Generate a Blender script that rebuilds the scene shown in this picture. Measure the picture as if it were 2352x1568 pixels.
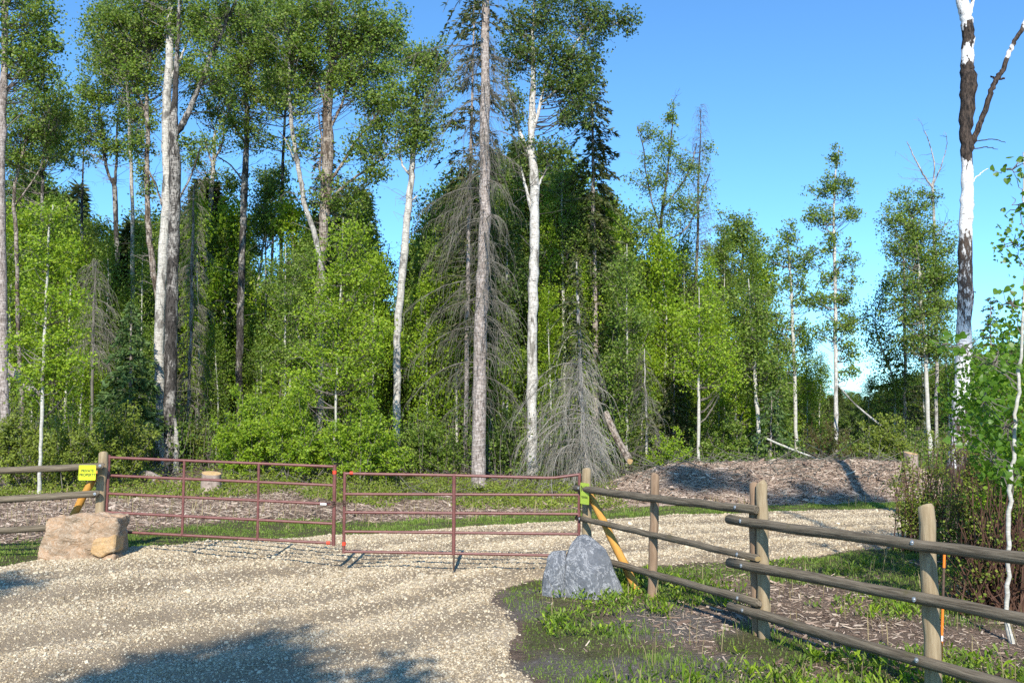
import bpy, bmesh, math, random
import numpy as np
from mathutils import Vector, Matrix
for o in list(bpy.data.objects): bpy.data.objects.remove(o)
sc = bpy.context.scene
COL = sc.collection
R = math.radians
# ------------------------------------------------------------------ camera
W0, H0 = 2352.0, 1568.0          # measuring grid of the photograph
F = 2037.0                       # focal length in that grid
CAMZ = 2.5
PITCH = math.atan(176 / F)
cam = bpy.data.cameras.new('camera'); cam.sensor_width = 36; cam.lens = 36 * F / W0
cam.clip_start = 0.05; cam.clip_end = 6000
camo = bpy.data.objects.new('camera', cam); COL.objects.link(camo)
camo.location = (0, 0, CAMZ); camo.rotation_euler = (math.pi / 2 + PITCH, 0, 0)
sc.camera = camo
# ------------------------------------------------------------------ sky and sun
SUN_EL = R(36); SUN_AZ = R(181)   # azimuth from +Y clockwise: behind the camera
w = bpy.data.worlds.new('World'); sc.world = w; w.use_nodes = True
nt = w.node_tree; bg = nt.nodes['Background']
sky = nt.nodes.new('ShaderNodeTexSky'); sky.sky_type = 'NISHITA'; sky.sun_disc = False
sky.sun_elevation = SUN_EL; sky.sun_rotation = SUN_AZ; sky.air_density = 1.0; sky.dust_density = 0.0; sky.ozone_density = 3.0; sky.altitude = 900
tint = nt.nodes.new('ShaderNodeMix'); tint.data_type = 'RGBA'; tint.blend_type = 'MULTIPLY'; tint.inputs[0].default_value = 1; tint.inputs[7].default_value = (.63, 1.0, 1.20, 1)   # a clear, deep blue summer sky
nt.links.new(sky.outputs[0], tint.inputs[6]); nt.links.new(tint.outputs[2], bg.inputs[0]); bg.inputs[1].default_value = 0.15
sl = bpy.data.lights.new('sun', 'SUN'); sl.energy = 5.0; sl.angle = R(0.55); sl.color = (1.0, 0.94, 0.84)
so = bpy.data.objects.new('sun', sl); COL.objects.link(so)
sdir = Vector((math.sin(SUN_AZ) * math.cos(SUN_EL), math.cos(SUN_AZ) * math.cos(SUN_EL), math.sin(SUN_EL)))
so.rotation_euler = sdir.to_track_quat('Z', 'Y').to_euler(); so.location = (0, -10, 30)
vs = sc.view_settings; vs.view_transform = 'Standard'; vs.look = 'None'; vs.exposure = 0.5; vs.gamma = 1; vs.use_curve_mapping = False
cy = sc.cycles; cy.max_bounces = 6; cy.diffuse_bounces = 3; cy.glossy_bounces = 2; cy.transmission_bounces = 3; cy.transparent_max_bounces = 4
cy.use_denoising = False
# ------------------------------------------------------------------ helpers
cp, sp = math.cos(PITCH), math.sin(PITCH)
def P(px, py, Y):
    """point seen at (px,py) of the measuring grid, Y metres in front of the camera"""
    a = (px - W0 / 2) / F; b = -(py - H0 / 2) / F
    d = np.array([a, cp - b * sp, sp + b * cp]); t = Y / d[1]
    return np.array([0, 0, CAMZ]) + d * t
def M(px, Y): return px * Y / F      # pixels -> metres at distance Y
def ss(t):
    t = np.clip(t, 0, 1); return t * t * (3 - 2 * t)
def _h(ix, iy, s):
    n = (ix * 374761393 + iy * 668265263 + s * 974634777) & 0xffffffff
    n = ((n ^ (n >> 13)) * 1274126177) & 0xffffffff
    return ((n ^ (n >> 16)) & 0xffff) / 65535.0
def vn(x, y, s=0):
    x = np.asarray(x, float); y = np.asarray(y, float)
    ix = np.floor(x).astype(np.int64); iy = np.floor(y).astype(np.int64)
    fx = x - ix; fy = y - iy; fx = fx * fx * (3 - 2 * fx); fy = fy * fy * (3 - 2 * fy)
    a = _h(ix, iy, s); b = _h(ix + 1, iy, s); c = _h(ix, iy + 1, s); d = _h(ix + 1, iy + 1, s)
    return (a + (b - a) * fx) * (1 - fy) + (c + (d - c) * fx) * fy
def fbm(x, y, s=0, o=3):
    t = 0; a = 1; n = 0
    for i in range(o):
        t = t + a * vn(x * 2 ** i, y * 2 ** i, s + i); n += a; a *= .5
    return t / n
def vn3(p, s=0):
    k = np.floor(p[:, 2]).astype(np.int64); f = p[:, 2] - k; f = f * f * (3 - 2 * f)
    return vn2k(p, k, s) * (1 - f) + vn2k(p, k + 1, s) * f
def vn2k(p, k, s):
    x = p[:, 0]; y = p[:, 1]
    ix = np.floor(x).astype(np.int64); iy = np.floor(y).astype(np.int64)
    fx = x - ix; fy = y - iy; fx = fx * fx * (3 - 2 * fx); fy = fy * fy * (3 - 2 * fy)
    h = lambda a, b: _h(a + k * 57, b + k * 131, s)
    return (h(ix, iy) * (1 - fx) + h(ix + 1, iy) * fx) * (1 - fy) + (h(ix, iy + 1) * (1 - fx) + h(ix + 1, iy + 1) * fx) * fy
def terrain(x, y):
    x = np.asarray(x, float); y = np.asarray(y, float)
    z = .9 * ss((y - 22) / 26) + .3 * ss((-2.5 - x) / 4) * ss((y - 6) / 6)
    z = z + .07 * (fbm(x * .8, y * .8, 3) - .5) * ss((np.hypot(x, y) - 4) / 6)
    z = z - 3.0 * ss((y - 120) / 300)
    return z
def hz(x, y): return float(terrain(np.array([x]), np.array([y]))[0])
class Buf:
    """collects vertices, triangles and quads, each with a material index"""
    def __init__(s): s.V = []; s.T = []; s.Q = []; s.tm = []; s.qm = []; s.n = 0
    def add(s, V, Q=None, T=None, m=0):
        V = np.asarray(V, float).reshape(-1, 3); s.V.append(V)
        if Q is not None and len(Q): Q = np.asarray(Q, int).reshape(-1, 4); s.Q.append(Q + s.n); s.qm.append(np.full(len(Q), m))
        if T is not None and len(T): T = np.asarray(T, int).reshape(-1, 3); s.T.append(T + s.n); s.tm.append(np.full(len(T), m))
        s.n += len(V)
    def mesh(s, name, mats, origin=(0, 0, 0), smooth=()):
        V = np.concatenate(s.V) - np.asarray(origin, float)
        T = np.concatenate(s.T) if s.T else np.zeros((0, 3), int); Q = np.concatenate(s.Q) if s.Q else np.zeros((0, 4), int)
        mi = np.concatenate(s.tm + s.qm)
        me = bpy.data.meshes.new(name); me.vertices.add(len(V)); me.vertices.foreach_set('co', V.astype(np.float32).ravel())
        L = np.concatenate([T.ravel(), Q.ravel()]); me.loops.add(len(L)); me.loops.foreach_set('vertex_index', L.astype(np.int32))
        n = len(T) + len(Q); me.polygons.add(n)
        st = np.concatenate([np.arange(len(T)) * 3, len(T) * 3 + np.arange(len(Q)) * 4])
        me.polygons.foreach_set('loop_start', st.astype(np.int32))
        me.polygons.foreach_set('material_index', mi.astype(np.int32))
        me.polygons.foreach_set('use_smooth', np.isin(mi, list(smooth)))
        for m in mats: me.materials.append(m)
        me.update(calc_edges=True); me.validate()
        return me
def link(name, me, parent=None, loc=None, rot=None):
    o = bpy.data.objects.new(name, me); COL.objects.link(o)
    if parent is not None: o.parent = parent
    if loc is not None: o.location = tuple(loc)
    if rot is not None: o.rotation_euler = rot
    return o
def tag(o, label=None, cat=None, group=None, kind=None):
    if label: o['label'] = label
    if cat: o['category'] = cat
    if group: o['group'] = group
    if kind: o['kind'] = kind
    return o
def thing(name, loc, label, cat, group=None):
    return tag(link(name, None, loc=loc), label, cat, group)
def spline(pts, n):
    """Catmull-Rom through rows of pts, n rows per span"""
    p = np.asarray(pts, float)
    if len(p) < 3:
        t = np.linspace(0, 1, n + 1)[:, None]; return p[0] * (1 - t) + p[-1] * t
    q = np.vstack([2 * p[0] - p[1], p, 2 * p[-1] - p[-2]]); out = []
    t = np.linspace(0, 1, n, endpoint=False)[:, None]
    for i in range(1, len(q) - 2):
        a, b, c, d = q[i - 1], q[i], q[i + 1], q[i + 2]
        out.append(.5 * (2 * b + (c - a) * t + (2 * a - 5 * b + 4 * c - d) * t ** 2 + (3 * b - a - 3 * c + d) * t ** 3))
    out.append(p[-1:]); return np.vstack(out)
def tubes(buf, Pn, Rn, sides=4, m=0, cap=False, rough=0, rng=None):
    """many tubes at once: Pn (n,k,3) centre lines, Rn (n,k) radii"""
    Pn = np.asarray(Pn, float); Rn = np.asarray(Rn, float)
    n, k, _ = Pn.shape
    T = np.gradient(Pn, axis=1); T /= np.linalg.norm(T, axis=2, keepdims=True) + 1e-9
    mean = Pn[:, -1] - Pn[:, 0]; mean = mean / (np.linalg.norm(mean, axis=1, keepdims=True) + 1e-9)
    ref = np.where(np.abs(mean[:, 2:3]) > .75, np.array([[0, 1., 0]]), np.array([[0, 0, 1.]]))[:, None, :]
    U = np.cross(T, np.broadcast_to(ref, T.shape)); U /= np.linalg.norm(U, axis=2, keepdims=True) + 1e-9
    Vv = np.cross(T, U)
    a = np.arange(sides) * 2 * np.pi / sides
    r = Rn[:, :, None]
    if rough and rng is not None: r = r * (1 + rough * rng.uniform(-1, 1, (n, k, sides)))
    ring = Pn[:, :, None, :] + r[..., None] * (np.cos(a)[None, None, :, None] * U[:, :, None, :] + np.sin(a)[None, None, :, None] * Vv[:, :, None, :])
    b = np.arange(n)[:, None, None] * (k * sides); i = np.arange(k - 1)[None, :, None] * sides; j = np.arange(sides)[None, None, :]; j2 = (j + 1) % sides
    Q = np.stack([b + i + j, b + i + sides + j, b + i + sides + j2, b + i + j2], -1)
    V = ring.reshape(-1, 3); buf.add(V, Q=Q.reshape(-1, 4), m=m)
    if cap:
        for e, rev in ((0, 0), (k - 1, 1)):
            for q in range(n):
                c = np.vstack([Pn[q, e][None], ring[q, e]])
                f = [(0, 1 + s2, 1 + (s2 + 1) % sides) if not rev else (0, 1 + (s2 + 1) % sides, 1 + s2) for s2 in range(sides)]
                buf.add(c, T=f, m=m)
def unit(v): return v / (np.linalg.norm(v, axis=-1, keepdims=True) + 1e-9)
def leaf_quads(buf, C, size, rng, m=0, asp=.76, up=.6, sun=.8):
    """little pointed leaves, normals scattered but leaning to the light"""
    n = len(C)
    if n == 0: return
    N = unit(rng.normal(size=(n, 3)) + np.array([0, -sun, up]))
    A = unit(np.cross(N, rng.normal(size=(n, 3)))); B = np.cross(N, A)
    s = (size * rng.uniform(.65, 1.3, n))[:, None]
    V = np.stack([C - A * s * .5, C + B * s * .5 * asp - N * s * .08, C + A * s * .5, C - B * s * .5 * asp - N * s * .08], 1)
    buf.add(V.reshape(-1, 3), Q=np.arange(n * 4).reshape(-1, 4), m=m)
def needles(buf, C, D, L, wd, rng, m=0):
    """long thin sprays along D"""
    n = len(C); D = unit(D); S = unit(np.cross(D, rng.normal(size=(n, 3)))) * (wd * .5)
    L = np.broadcast_to(L, (n,))[:, None]
    V = np.stack([C, C + D * L * .45 + S, C + D * L, C + D * L * .45 - S], 1)
    buf.add(V.reshape(-1, 3), Q=np.arange(n * 4).reshape(-1, 4), m=m)
def leaf_tris(buf, C, size, rng, m=0, up=.6, sun=.8):
    """the same leaves for trees farther off: one small triangle each"""
    n = len(C)
    if n == 0: return
    N = unit(rng.normal(size=(n, 3)) + np.array([0, -sun, up]))
    A = unit(np.cross(N, rng.normal(size=(n, 3)))); B = np.cross(N, A)
    s = (size * rng.uniform(.65, 1.3, n))[:, None]
    V = np.stack([C - A * s * .5 - B * s * .36, C + A * s * .5 - B * s * .36, C + B * s * .5], 1)
    buf.add(V.reshape(-1, 3), T=np.arange(n * 3).reshape(-1, 3), m=m)
def gn_scatter(name, pts, rot, scl, idx, meshes):
    """one object whose points carry real pieces (geometry-node instances)"""
    src = bpy.data.collections.new(name + '_pieces')
    for i, m in enumerate(meshes): src.objects.link(bpy.data.objects.new('%s_piece_%02d' % (name, i), m))
    me = bpy.data.meshes.new(name); n = len(pts); me.vertices.add(n); me.vertices.foreach_set('co', np.asarray(pts, np.float32).ravel())
    for nm, ty, v in (('rot', 'FLOAT_VECTOR', rot), ('scl', 'FLOAT_VECTOR', scl), ('idx', 'INT', idx)):
        a = me.attributes.new(nm, ty, 'POINT'); a.data.foreach_set('vector' if ty == 'FLOAT_VECTOR' else 'value', np.asarray(v, np.int32 if ty == 'INT' else np.float32).ravel())
    for m in meshes[0].materials: me.materials.append(m)
    o = link(name, me); ng = bpy.data.node_groups.new(name, 'GeometryNodeTree')
    ng.interface.new_socket('Geometry', in_out='INPUT', socket_type='NodeSocketGeometry'); ng.interface.new_socket('Geometry', in_out='OUTPUT', socket_type='NodeSocketGeometry')
    N = ng.nodes; L = ng.links; gi = N.new('NodeGroupInput'); go = N.new('NodeGroupOutput'); ip = N.new('GeometryNodeInstanceOnPoints'); ci = N.new('GeometryNodeCollectionInfo')
    ci.inputs['Collection'].default_value = src; ci.inputs['Separate Children'].default_value = True; ci.inputs['Reset Children'].default_value = True
    def at(nm, ty):
        q = N.new('GeometryNodeInputNamedAttribute'); q.data_type = ty; q.inputs['Name'].default_value = nm; return q.outputs['Attribute']
    L.new(gi.outputs[0], ip.inputs['Points']); L.new(ci.outputs[0], ip.inputs['Instance']); ip.inputs['Pick Instance'].default_value = True
    L.new(at('idx', 'INT'), ip.inputs['Instance Index']); L.new(at('scl', 'FLOAT_VECTOR'), ip.inputs['Scale'])
    er = N.new('FunctionNodeEulerToRotation'); L.new(at('rot', 'FLOAT_VECTOR'), er.inputs[0]); L.new(er.outputs[0], ip.inputs['Rotation'])
    L.new(ip.outputs[0], go.inputs[0]); md = o.modifiers.new('scatter', 'NODES'); md.node_group = ng; return o
# ------------------------------------------------------------------ materials
def new_mat(name):
    m = bpy.data.materials.new(name); m.use_nodes = True; nt = m.node_tree
    return m, nt, nt.nodes, nt.links, nt.nodes['Principled BSDF']
def ramp(N, stops, interp='LINEAR'):
    r = N.new('ShaderNodeValToRGB'); r.color_ramp.interpolation = interp
    e = r.color_ramp.elements
    while len(e) < len(stops): e.new(0.5)
    for i, (p, c) in enumerate(stops):
        e[i].position = p; e[i].color = tuple(c) + (1,) if len(c) == 3 else c
    return r
def texco(N, L, scale, kind='Object'):
    t = N.new('ShaderNodeTexCoord'); mp = N.new('ShaderNodeMapping'); mp.inputs['Scale'].default_value = scale
    L.new(t.outputs[kind], mp.inputs[0]); return mp.outputs[0]
def noise(N, L, co, scale=5, detail=4, rough=.6, dist=0):
    n = N.new('ShaderNodeTexNoise'); n.inputs['Scale'].default_value = scale; n.inputs['Detail'].default_value = detail
    n.inputs['Roughness'].default_value = rough; n.inputs['Distortion'].default_value = dist
    L.new(co, n.inputs['Vector']); return n
def mix(N, L, fac, a, b, mode='MIX'):
    x = N.new('ShaderNodeMix'); x.data_type = 'RGBA'; x.blend_type = mode; x.clamp_factor = True
    for sock, v in ((x.inputs[0], fac), (x.inputs[6], a), (x.inputs[7], b)):
        if isinstance(v, (int, float)): sock.default_value = v
        elif isinstance(v, tuple): sock.default_value = v + (1,) if len(v) == 3 else v
        else: L.new(v, sock)
    return x.outputs[2]
def bump(N, L, h, strength, dist, b):
    x = N.new('ShaderNodeBump'); x.inputs['Strength'].default_value = strength; x.inputs['Distance'].default_value = dist
    L.new(h, x.inputs['Height']); L.new(x.outputs[0], b.inputs['Normal'])
def attr(N, name):
    a = N.new('ShaderNodeAttribute'); a.attribute_name = name; return a.outputs['Fac']
def leaf_mat(name, cols, trans=.35, rough=.5, spec=.25, inst=False):
    m, nt, N, L, b = new_mat(name)
    g = N.new('ShaderNodeNewGeometry'); r = ramp(N, [(i / (len(cols) - 1), c) for i, c in enumerate(cols)])
    oi = N.new('ShaderNodeObjectInfo') if inst else None
    L.new(oi.outputs['Random'] if inst else g.outputs['Random Per Island'], r.inputs[0])
    n = noise(N, L, texco(N, L, (1, 1, 1)), .55, 2)
    c = mix(N, L, .5, r.outputs[0], mix(N, L, 1.0, r.outputs[0], ramp_of(N, L, n.outputs[0], [(.3, (.55, .6, .5)), (.7, (1.35, 1.3, 1.3))]), 'MULTIPLY'))
    L.new(c, b.inputs['Base Color']); b.inputs['Roughness'].default_value = rough; b.inputs['Specular IOR Level'].default_value = spec
    t = N.new('ShaderNodeBsdfTranslucent'); L.new(mix(N, L, 1.0, c, (1.5, 1.35, .6), 'MULTIPLY'), t.inputs[0])
    ms = N.new('ShaderNodeMixShader'); ms.inputs[0].default_value = trans
    L.new(b.outputs[0], ms.inputs[1]); L.new(t.outputs[0], ms.inputs[2]); L.new(ms.outputs[0], N['Material Output'].inputs[0])
    return m
def ramp_of(N, L, v, stops, interp='LINEAR'):
    r = ramp(N, stops, interp); L.new(v, r.inputs[0]); return r.outputs[0]
def bark_mat(name, light, mid, dark, band=0.5, patch=.5, fiss=0.0, bumpd=.02):
    """pale bark: cross bands, dark scars and broken patches (Object Z runs up the trunk)"""
    m, nt, N, L, b = new_mat(name)
    n1 = noise(N, L, texco(N, L, (1.6, 1.6, 11)), 2.2, 5, .65)
    n2 = noise(N, L, texco(N, L, (3, 3, 1.1)), 1.0, 4, .6, .4)
    n3 = noise(N, L, texco(N, L, (9, 9, 2.2)), 2.5, 5, .7)
    c = mix(N, L, ramp_of(N, L, n1.outputs[0], [(.60 - .2 * band, (1, 1, 1)), (.66 - .2 * band, (0, 0, 0))]), light, mid)
    c = mix(N, L, ramp_of(N, L, n1.outputs[0], [(.66 - .06 * band, (0, 0, 0)), (.72 - .06 * band, (1, 1, 1))]), c, dark)
    c = mix(N, L, ramp_of(N, L, n2.outputs[0], [(.70 - .3 * patch, (0, 0, 0)), (.78 - .3 * patch, (1, 1, 1))]), c, mix(N, L, n3.outputs[0], dark, mid))
    if fiss: c = mix(N, L, ramp_of(N, L, n3.outputs[0], [(.4, (fiss,) * 3), (.52, (0, 0, 0))]), c, dark)
    L.new(c, b.inputs['Base Color']); b.inputs['Roughness'].default_value = .85; b.inputs['Specular IOR Level'].default_value = .15
    h = N.new('ShaderNodeMath'); h.operation = 'ADD'; L.new(n3.outputs[0], h.inputs[0]); L.new(n1.outputs[0], h.inputs[1])
    bump(N, L, h.outputs[0], .8, bumpd, b)
    return m
def plain_mat(name, a, bcol, scale=8, stretch=(1, 1, 1), rough=.8, bd=.01, spec=.2, metal=0, extra=None):
    m, nt, N, L, b = new_mat(name)
    n = noise(N, L, texco(N, L, stretch), scale, 5, .65)
    c = ramp_of(N, L, n.outputs[0], [(.3, a), (.7, bcol)])
    if extra:
        n2 = noise(N, L, texco(N, L, (1, 1, 1)), extra[0], 3); c = mix(N, L, ramp_of(N, L, n2.outputs[0], [(extra[1], (0, 0, 0)), (extra[1] + .12, (1, 1, 1))]), c, extra[2])
    L.new(c, b.inputs['Base Color']); b.inputs['Roughness'].default_value = rough; b.inputs['Specular IOR Level'].default_value = spec; b.inputs['Metallic'].default_value = metal
    if bd: bump(N, L, n.outputs[0], .6, bd, b)
    return m
def flat_mat(name, c, rough=.6):
    m, nt, N, L, b = new_mat(name)
    n = noise(N, L, texco(N, L, (1, 1, 1)), 30, 3)
    L.new(mix(N, L, .12, c, mix(N, L, 1.0, c, n.outputs[1], 'MULTIPLY')), b.inputs['Base Color']); b.inputs['Roughness'].default_value = rough
    return m
MAT = {}
MAT['leaf_mid'] = leaf_mat('leaf_mid', [(.06, .115, .014), (.11, .19, .022), (.165, .25, .032), (.27, .34, .07)])
MAT['leaf_dark'] = leaf_mat('leaf_dark', [(.035, .07, .014), (.07, .125, .02), (.115, .18, .03), (.18, .24, .055)])
MAT['leaf_bright'] = leaf_mat('leaf_bright', [(.10, .19, .013), (.19, .31, .017), (.27, .39, .024), (.33, .43, .04)], .4)
MAT['leaf_olive'] = leaf_mat('leaf_olive', [(.10, .135, .022), (.18, .235, .03), (.27, .32, .05)], .35)
MAT['leaf_big'] = leaf_mat('leaf_big', [(.08, .18, .018), (.14, .27, .024), (.22, .36, .035)], .5, .4, .35)
MAT['leaf_rust'] = leaf_mat('leaf_rust', [(.07, .05, .02), (.10, .10, .025), (.08, .12, .02)], .3)
MAT['needle'] = leaf_mat('needle', [(.03, .05, .015), (.06, .09, .022), (.10, .12, .034), (.11, .105, .04)], .15, .6)
MAT['needle_blue'] = leaf_mat('needle_blue', [(.05, .10, .03), (.09, .155, .045), (.13, .19, .055)], .15, .6)
MAT['needle_brown'] = leaf_mat('needle_brown', [(.07, .06, .04), (.10, .085, .06), (.12, .10, .08)], .1, .7)
MAT['grass'] = leaf_mat('grass', [(.11, .18, .03), (.17, .26, .045), (.26, .34, .08)], .35, .5)
MAT['dry_grass'] = leaf_mat('dry_grass', [(.25, .2, .1), (.34, .28, .15)], .2, .7)
MAT['aspen'] = bark_mat('aspen_bark', (.55, .52, .46), (.34, .315, .275), (.03, .026, .022), .95, .50, .35)
MAT['aspen_clean'] = bark_mat('aspen_clean_bark', (.55, .53, .47), (.42, .40, .34), (.06, .05, .045), .45, .2, bumpd=.006)
MAT['aspen_grey'] = bark_mat('aspen_grey_bark', (.46, .43, .38), (.26, .24, .21), (.025, .022, .02), .9, .62, .5)
MAT['poplar_dark'] = bark_mat('poplar_dark_bark', (.36, .33, .29), (.115, .10, .088), (.016, .014, .012), 1.0, .84, .95, .04)
MAT['birch'] = bark_mat('birch_bark', (.60, .57, .52), (.40, .37, .32), (.03, .025, .02), 1.0, .54, .4)
MAT['peeling'] = bark_mat('peeling_bark', (.40, .345, .29), (.20, .145, .105), (.03, .024, .02), .9, .66, .9, .04)
MAT['spruce'] = bark_mat('spruce_bark', (.50, .44, .40), (.34, .285, .25), (.09, .07, .06), .5, .36, .8, .04)
MAT['twig'] = plain_mat('twig', (.12, .10, .085), (.24, .21, .18), 3, bd=0)
MAT['dead_twig'] = plain_mat('dead_twig', (.085, .075, .058), (.22, .20, .16), 2, bd=0)
MAT['dead_pale'] = plain_mat('dead_twig_pale', (.17, .155, .125), (.36, .33, .28), 2, bd=0)
MAT['red_stem'] = plain_mat('red_stem', (.06, .03, .02), (.14, .075, .05), 3, bd=0)
MAT['rail'] = plain_mat('weathered_rail', (.05, .038, .025), (.25, .205, .145), 5, (11, 11, .55), .85, .02, extra=(3, .60, (.11, .095, .045)))
MAT['rail_end'] = plain_mat('cut_rail_end', (.35, .24, .11), (.5, .36, .18), 20, bd=.003)
MAT['post'] = plain_mat('round_post', (.22, .16, .09), (.38, .30, .19), 5, (6, 6, .6), .8, .012, extra=(2.5, .6, (.16, .13, .09)))
MAT['post_red'] = plain_mat('reddish_post', (.17, .108, .066), (.31, .215, .14), 5, (6, 6, .6), .8, .012)
MAT['brace'] = plain_mat('treated_brace', (.42, .20, .04), (.58, .31, .07), 5, (5, 5, .8), .75, .006)
MAT['gate'] = plain_mat('red_gate_paint', (.12, .04, .034), (.20, .075, .062), 14, rough=.45, bd=0, spec=.5, extra=(9, .66, (.10, .05, .04)))
MAT['galv'] = plain_mat('galvanised_steel', (.35, .36, .37), (.55, .56, .57), 20, rough=.4, bd=0, metal=.7)
MAT['chain'] = plain_mat('rusty_chain', (.08, .05, .035), (.18, .12, .09), 20, rough=.6, bd=0, metal=.4)
MAT['tape'] = flat_mat('orange_tape', (.75, .06, .02))
MAT['white'] = flat_mat('white_tag', (.8, .8, .78))
MAT['sign'] = flat_mat('yellow_sign', (.58, .66, .02), .4)
MAT['sign_green'] = flat_mat('green_yellow_sign', (.38, .50, .06), .4)
MAT['ink'] = flat_mat('black_ink', (.012, .012, .014), .5)
MAT['stake'] = flat_mat('orange_stake', (.80, .22, .02), .5)
MAT['cut'] = plain_mat('fresh_cut_wood', (.45, .27, .10), (.66, .47, .24), 12, bd=.004)
MAT['log'] = plain_mat('broken_log', (.10, .055, .025), (.30, .17, .075), 4, (5, 5, 1), .8, .02)
MAT['stump'] = plain_mat('stump_bark', (.20, .15, .12), (.42, .33, .27), 9, (1, 1, .6), .9, .03, extra=(6, .6, (.10, .075, .06)))
MAT['chips'] = leaf_mat('wood_chips', [(.15, .10, .075), (.28, .20, .15), (.41, .315, .245), (.56, .46, .37)], .0, .85, inst=True)
MAT['pebble'] = leaf_mat('pebbles', [(.26, .195, .125), (.39, .31, .205), (.50, .41, .285), (.62, .53, .39), (.43, .37, .285)], .0, .8, inst=True)
MAT['rock_grey'] = None
def mat_ground():
    m, nt, N, L, b = new_mat('ground_soil')
    co = texco(N, L, (1, 1, 1))
    a = noise(N, L, co, 1.2, 5, .6); c1 = ramp_of(N, L, a.outputs[0], [(.3, (.09, .06, .042)), (.5, (.17, .12, .085)), (.7, (.26, .185, .135))])
    ch = N.new('ShaderNodeTexVoronoi'); ch.inputs['Scale'].default_value = 16; L.new(texco(N, L, (1, 3.2, 1)), ch.inputs['Vector'])
    c1 = mix(N, L, ramp_of(N, L, ch.outputs['Color'], [(.55, (0, 0, 0)), (.75, (.8, .8, .8))]), c1, (.33, .235, .17))
    g2 = noise(N, L, co, 24, 6, .8); gc = ramp_of(N, L, g2.outputs[0], [(.35, (.07, .06, .035)), (.5, (.12, .12, .045)), (.62, (.18, .155, .10)), (.72, (.28, .25, .20))])
    f = attr(N, 'grass'); fn = noise(N, L, co, 5, 4, .7)
    mm = N.new('ShaderNodeMath'); mm.operation = 'MULTIPLY_ADD'; L.new(fn.outputs[0], mm.inputs[0]); mm.inputs[1].default_value = 1.2; mm.inputs[2].default_value = -.62
    ad = N.new('ShaderNodeMath'); ad.operation = 'ADD'; L.new(f, ad.inputs[0]); L.new(mm.outputs[0], ad.inputs[1])
    fac = ramp_of(N, L, ad.outputs[0], [(.3, (0, 0, 0)), (.65, (1, 1, 1))])
    c = mix(N, L, fac, c1, gc)
    dirt = attr(N, 'dirt'); dn = noise(N, L, co, 22, 3); c = mix(N, L, dirt, c, ramp_of(N, L, dn.outputs[0], [(.3, (.13, .11, .09)), (.62, (.23, .20, .17)), (.7, (.38, .36, .33))]))
    L.new(c, b.inputs['Base Color']); b.inputs['Roughness'].default_value = .95; b.inputs['Specular IOR Level'].default_value = .1
    bump(N, L, noise(N, L, co, 18, 7, .8).outputs[0], 1.0, .07, b); return m
def mat_gravel():
    m, nt, N, L, b = new_mat('driveway_gravel')
    co = texco(N, L, (1, 1, 1))
    v = N.new('ShaderNodeTexVoronoi'); v.inputs['Scale'].default_value = 55; L.new(co, v.inputs['Vector'])
    sep = N.new('ShaderNodeSeparateColor'); L.new(v.outputs['Color'], sep.inputs[0])
    c = ramp_of(N, L, sep.outputs[0], [(0, (.25, .185, .12)), (.4, (.38, .30, .195)), (.75, (.48, .39, .275)), (1, (.58, .49, .365))])
    tr = ramp_of(N, L, noise(N, L, co, 26, 4, .7).outputs[0], [(.3, (.20, .15, .095)), (.7, (.36, .285, .195))])
    lo = attr(N, 'loose'); c = mix(N, L, lo, tr, c)
    big = noise(N, L, co, .9, 3); c = mix(N, L, 1.0, c, ramp_of(N, L, big.outputs[0], [(.3, (.82, .8, .76)), (.7, (1.1, 1.1, 1.1))]), 'MULTIPLY')
    L.new(c, b.inputs['Base Color']); b.inputs['Roughness'].default_value = .9; b.inputs['Specular IOR Level'].default_value = .15
    iv = N.new('ShaderNodeMath'); iv.operation = 'SUBTRACT'; iv.inputs[0].default_value = 1; L.new(v.outputs['Distance'], iv.inputs[1])
    bump(N, L, iv.outputs[0], .8, .015, b); return m
def mat_rock(name, cols, vein, vs_, extra):
    m, nt, N, L, b = new_mat(name)
    co = texco(N, L, (1, 1, 1))
    n = noise(N, L, co, 2.2, 6, .65, .6); c = ramp_of(N, L, n.outputs[0], [(.25, cols[0]), (.45, cols[1]), (.58, cols[2]), (.75, cols[3])])
    n2 = noise(N, L, texco(N, L, vs_), 3.2, 7, .72, 1.6)
    d = N.new('ShaderNodeMath'); d.operation = 'SUBTRACT'; L.new(n2.outputs[0], d.inputs[0]); d.inputs[1].default_value = .5
    ab = N.new('ShaderNodeMath'); ab.operation = 'ABSOLUTE'; L.new(d.outputs[0], ab.inputs[0])
    c = mix(N, L, ramp_of(N, L, ab.outputs[0], [(.0, (.75, .75, .75)), (.008, (.45, .45, .45)), (.018, (0, 0, 0))]), c, vein)
    n4 = noise(N, L, co, extra[0], 3, .5, .3); c = mix(N, L, ramp_of(N, L, n4.outputs[0], [(extra[1], (0, 0, 0)), (extra[1] + .1, (.8, .8, .8))]), c, extra[2])
    fine = noise(N, L, co, 34, 4, .7); c = mix(N, L, 1.0, c, ramp_of(N, L, fine.outputs[0], [(.3, (.75, .75, .75)), (.7, (1.2, 1.2, 1.2))]), 'MULTIPLY')
    L.new(c, b.inputs['Base Color']); b.inputs['Roughness'].default_value = .8; b.inputs['Specular IOR Level'].default_value = .25
    bump(N, L, noise(N, L, co, 9, 8, .7).outputs[0], .6, .03, b); return m
MAT['ground'] = mat_ground(); MAT['gravel'] = mat_gravel()
MAT['rock_grey'] = mat_rock('grey_veined_rock', [(.07, .076, .085), (.11, .118, .13), (.145, .15, .16), (.21, .21, .215)], (.52, .52, .52), (1.3, 1.3, .8), (1.3, .66, (.30, .27, .22)))
MAT['rock_tan'] = mat_rock('tan_sandstone', [(.19, .14, .09), (.30, .21, .135), (.40, .255, .15), (.27, .235, .18)], (.55, .47, .37), (.8, .8, 1.6), (1.7, .58, (.33, .31, .25)))
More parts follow.
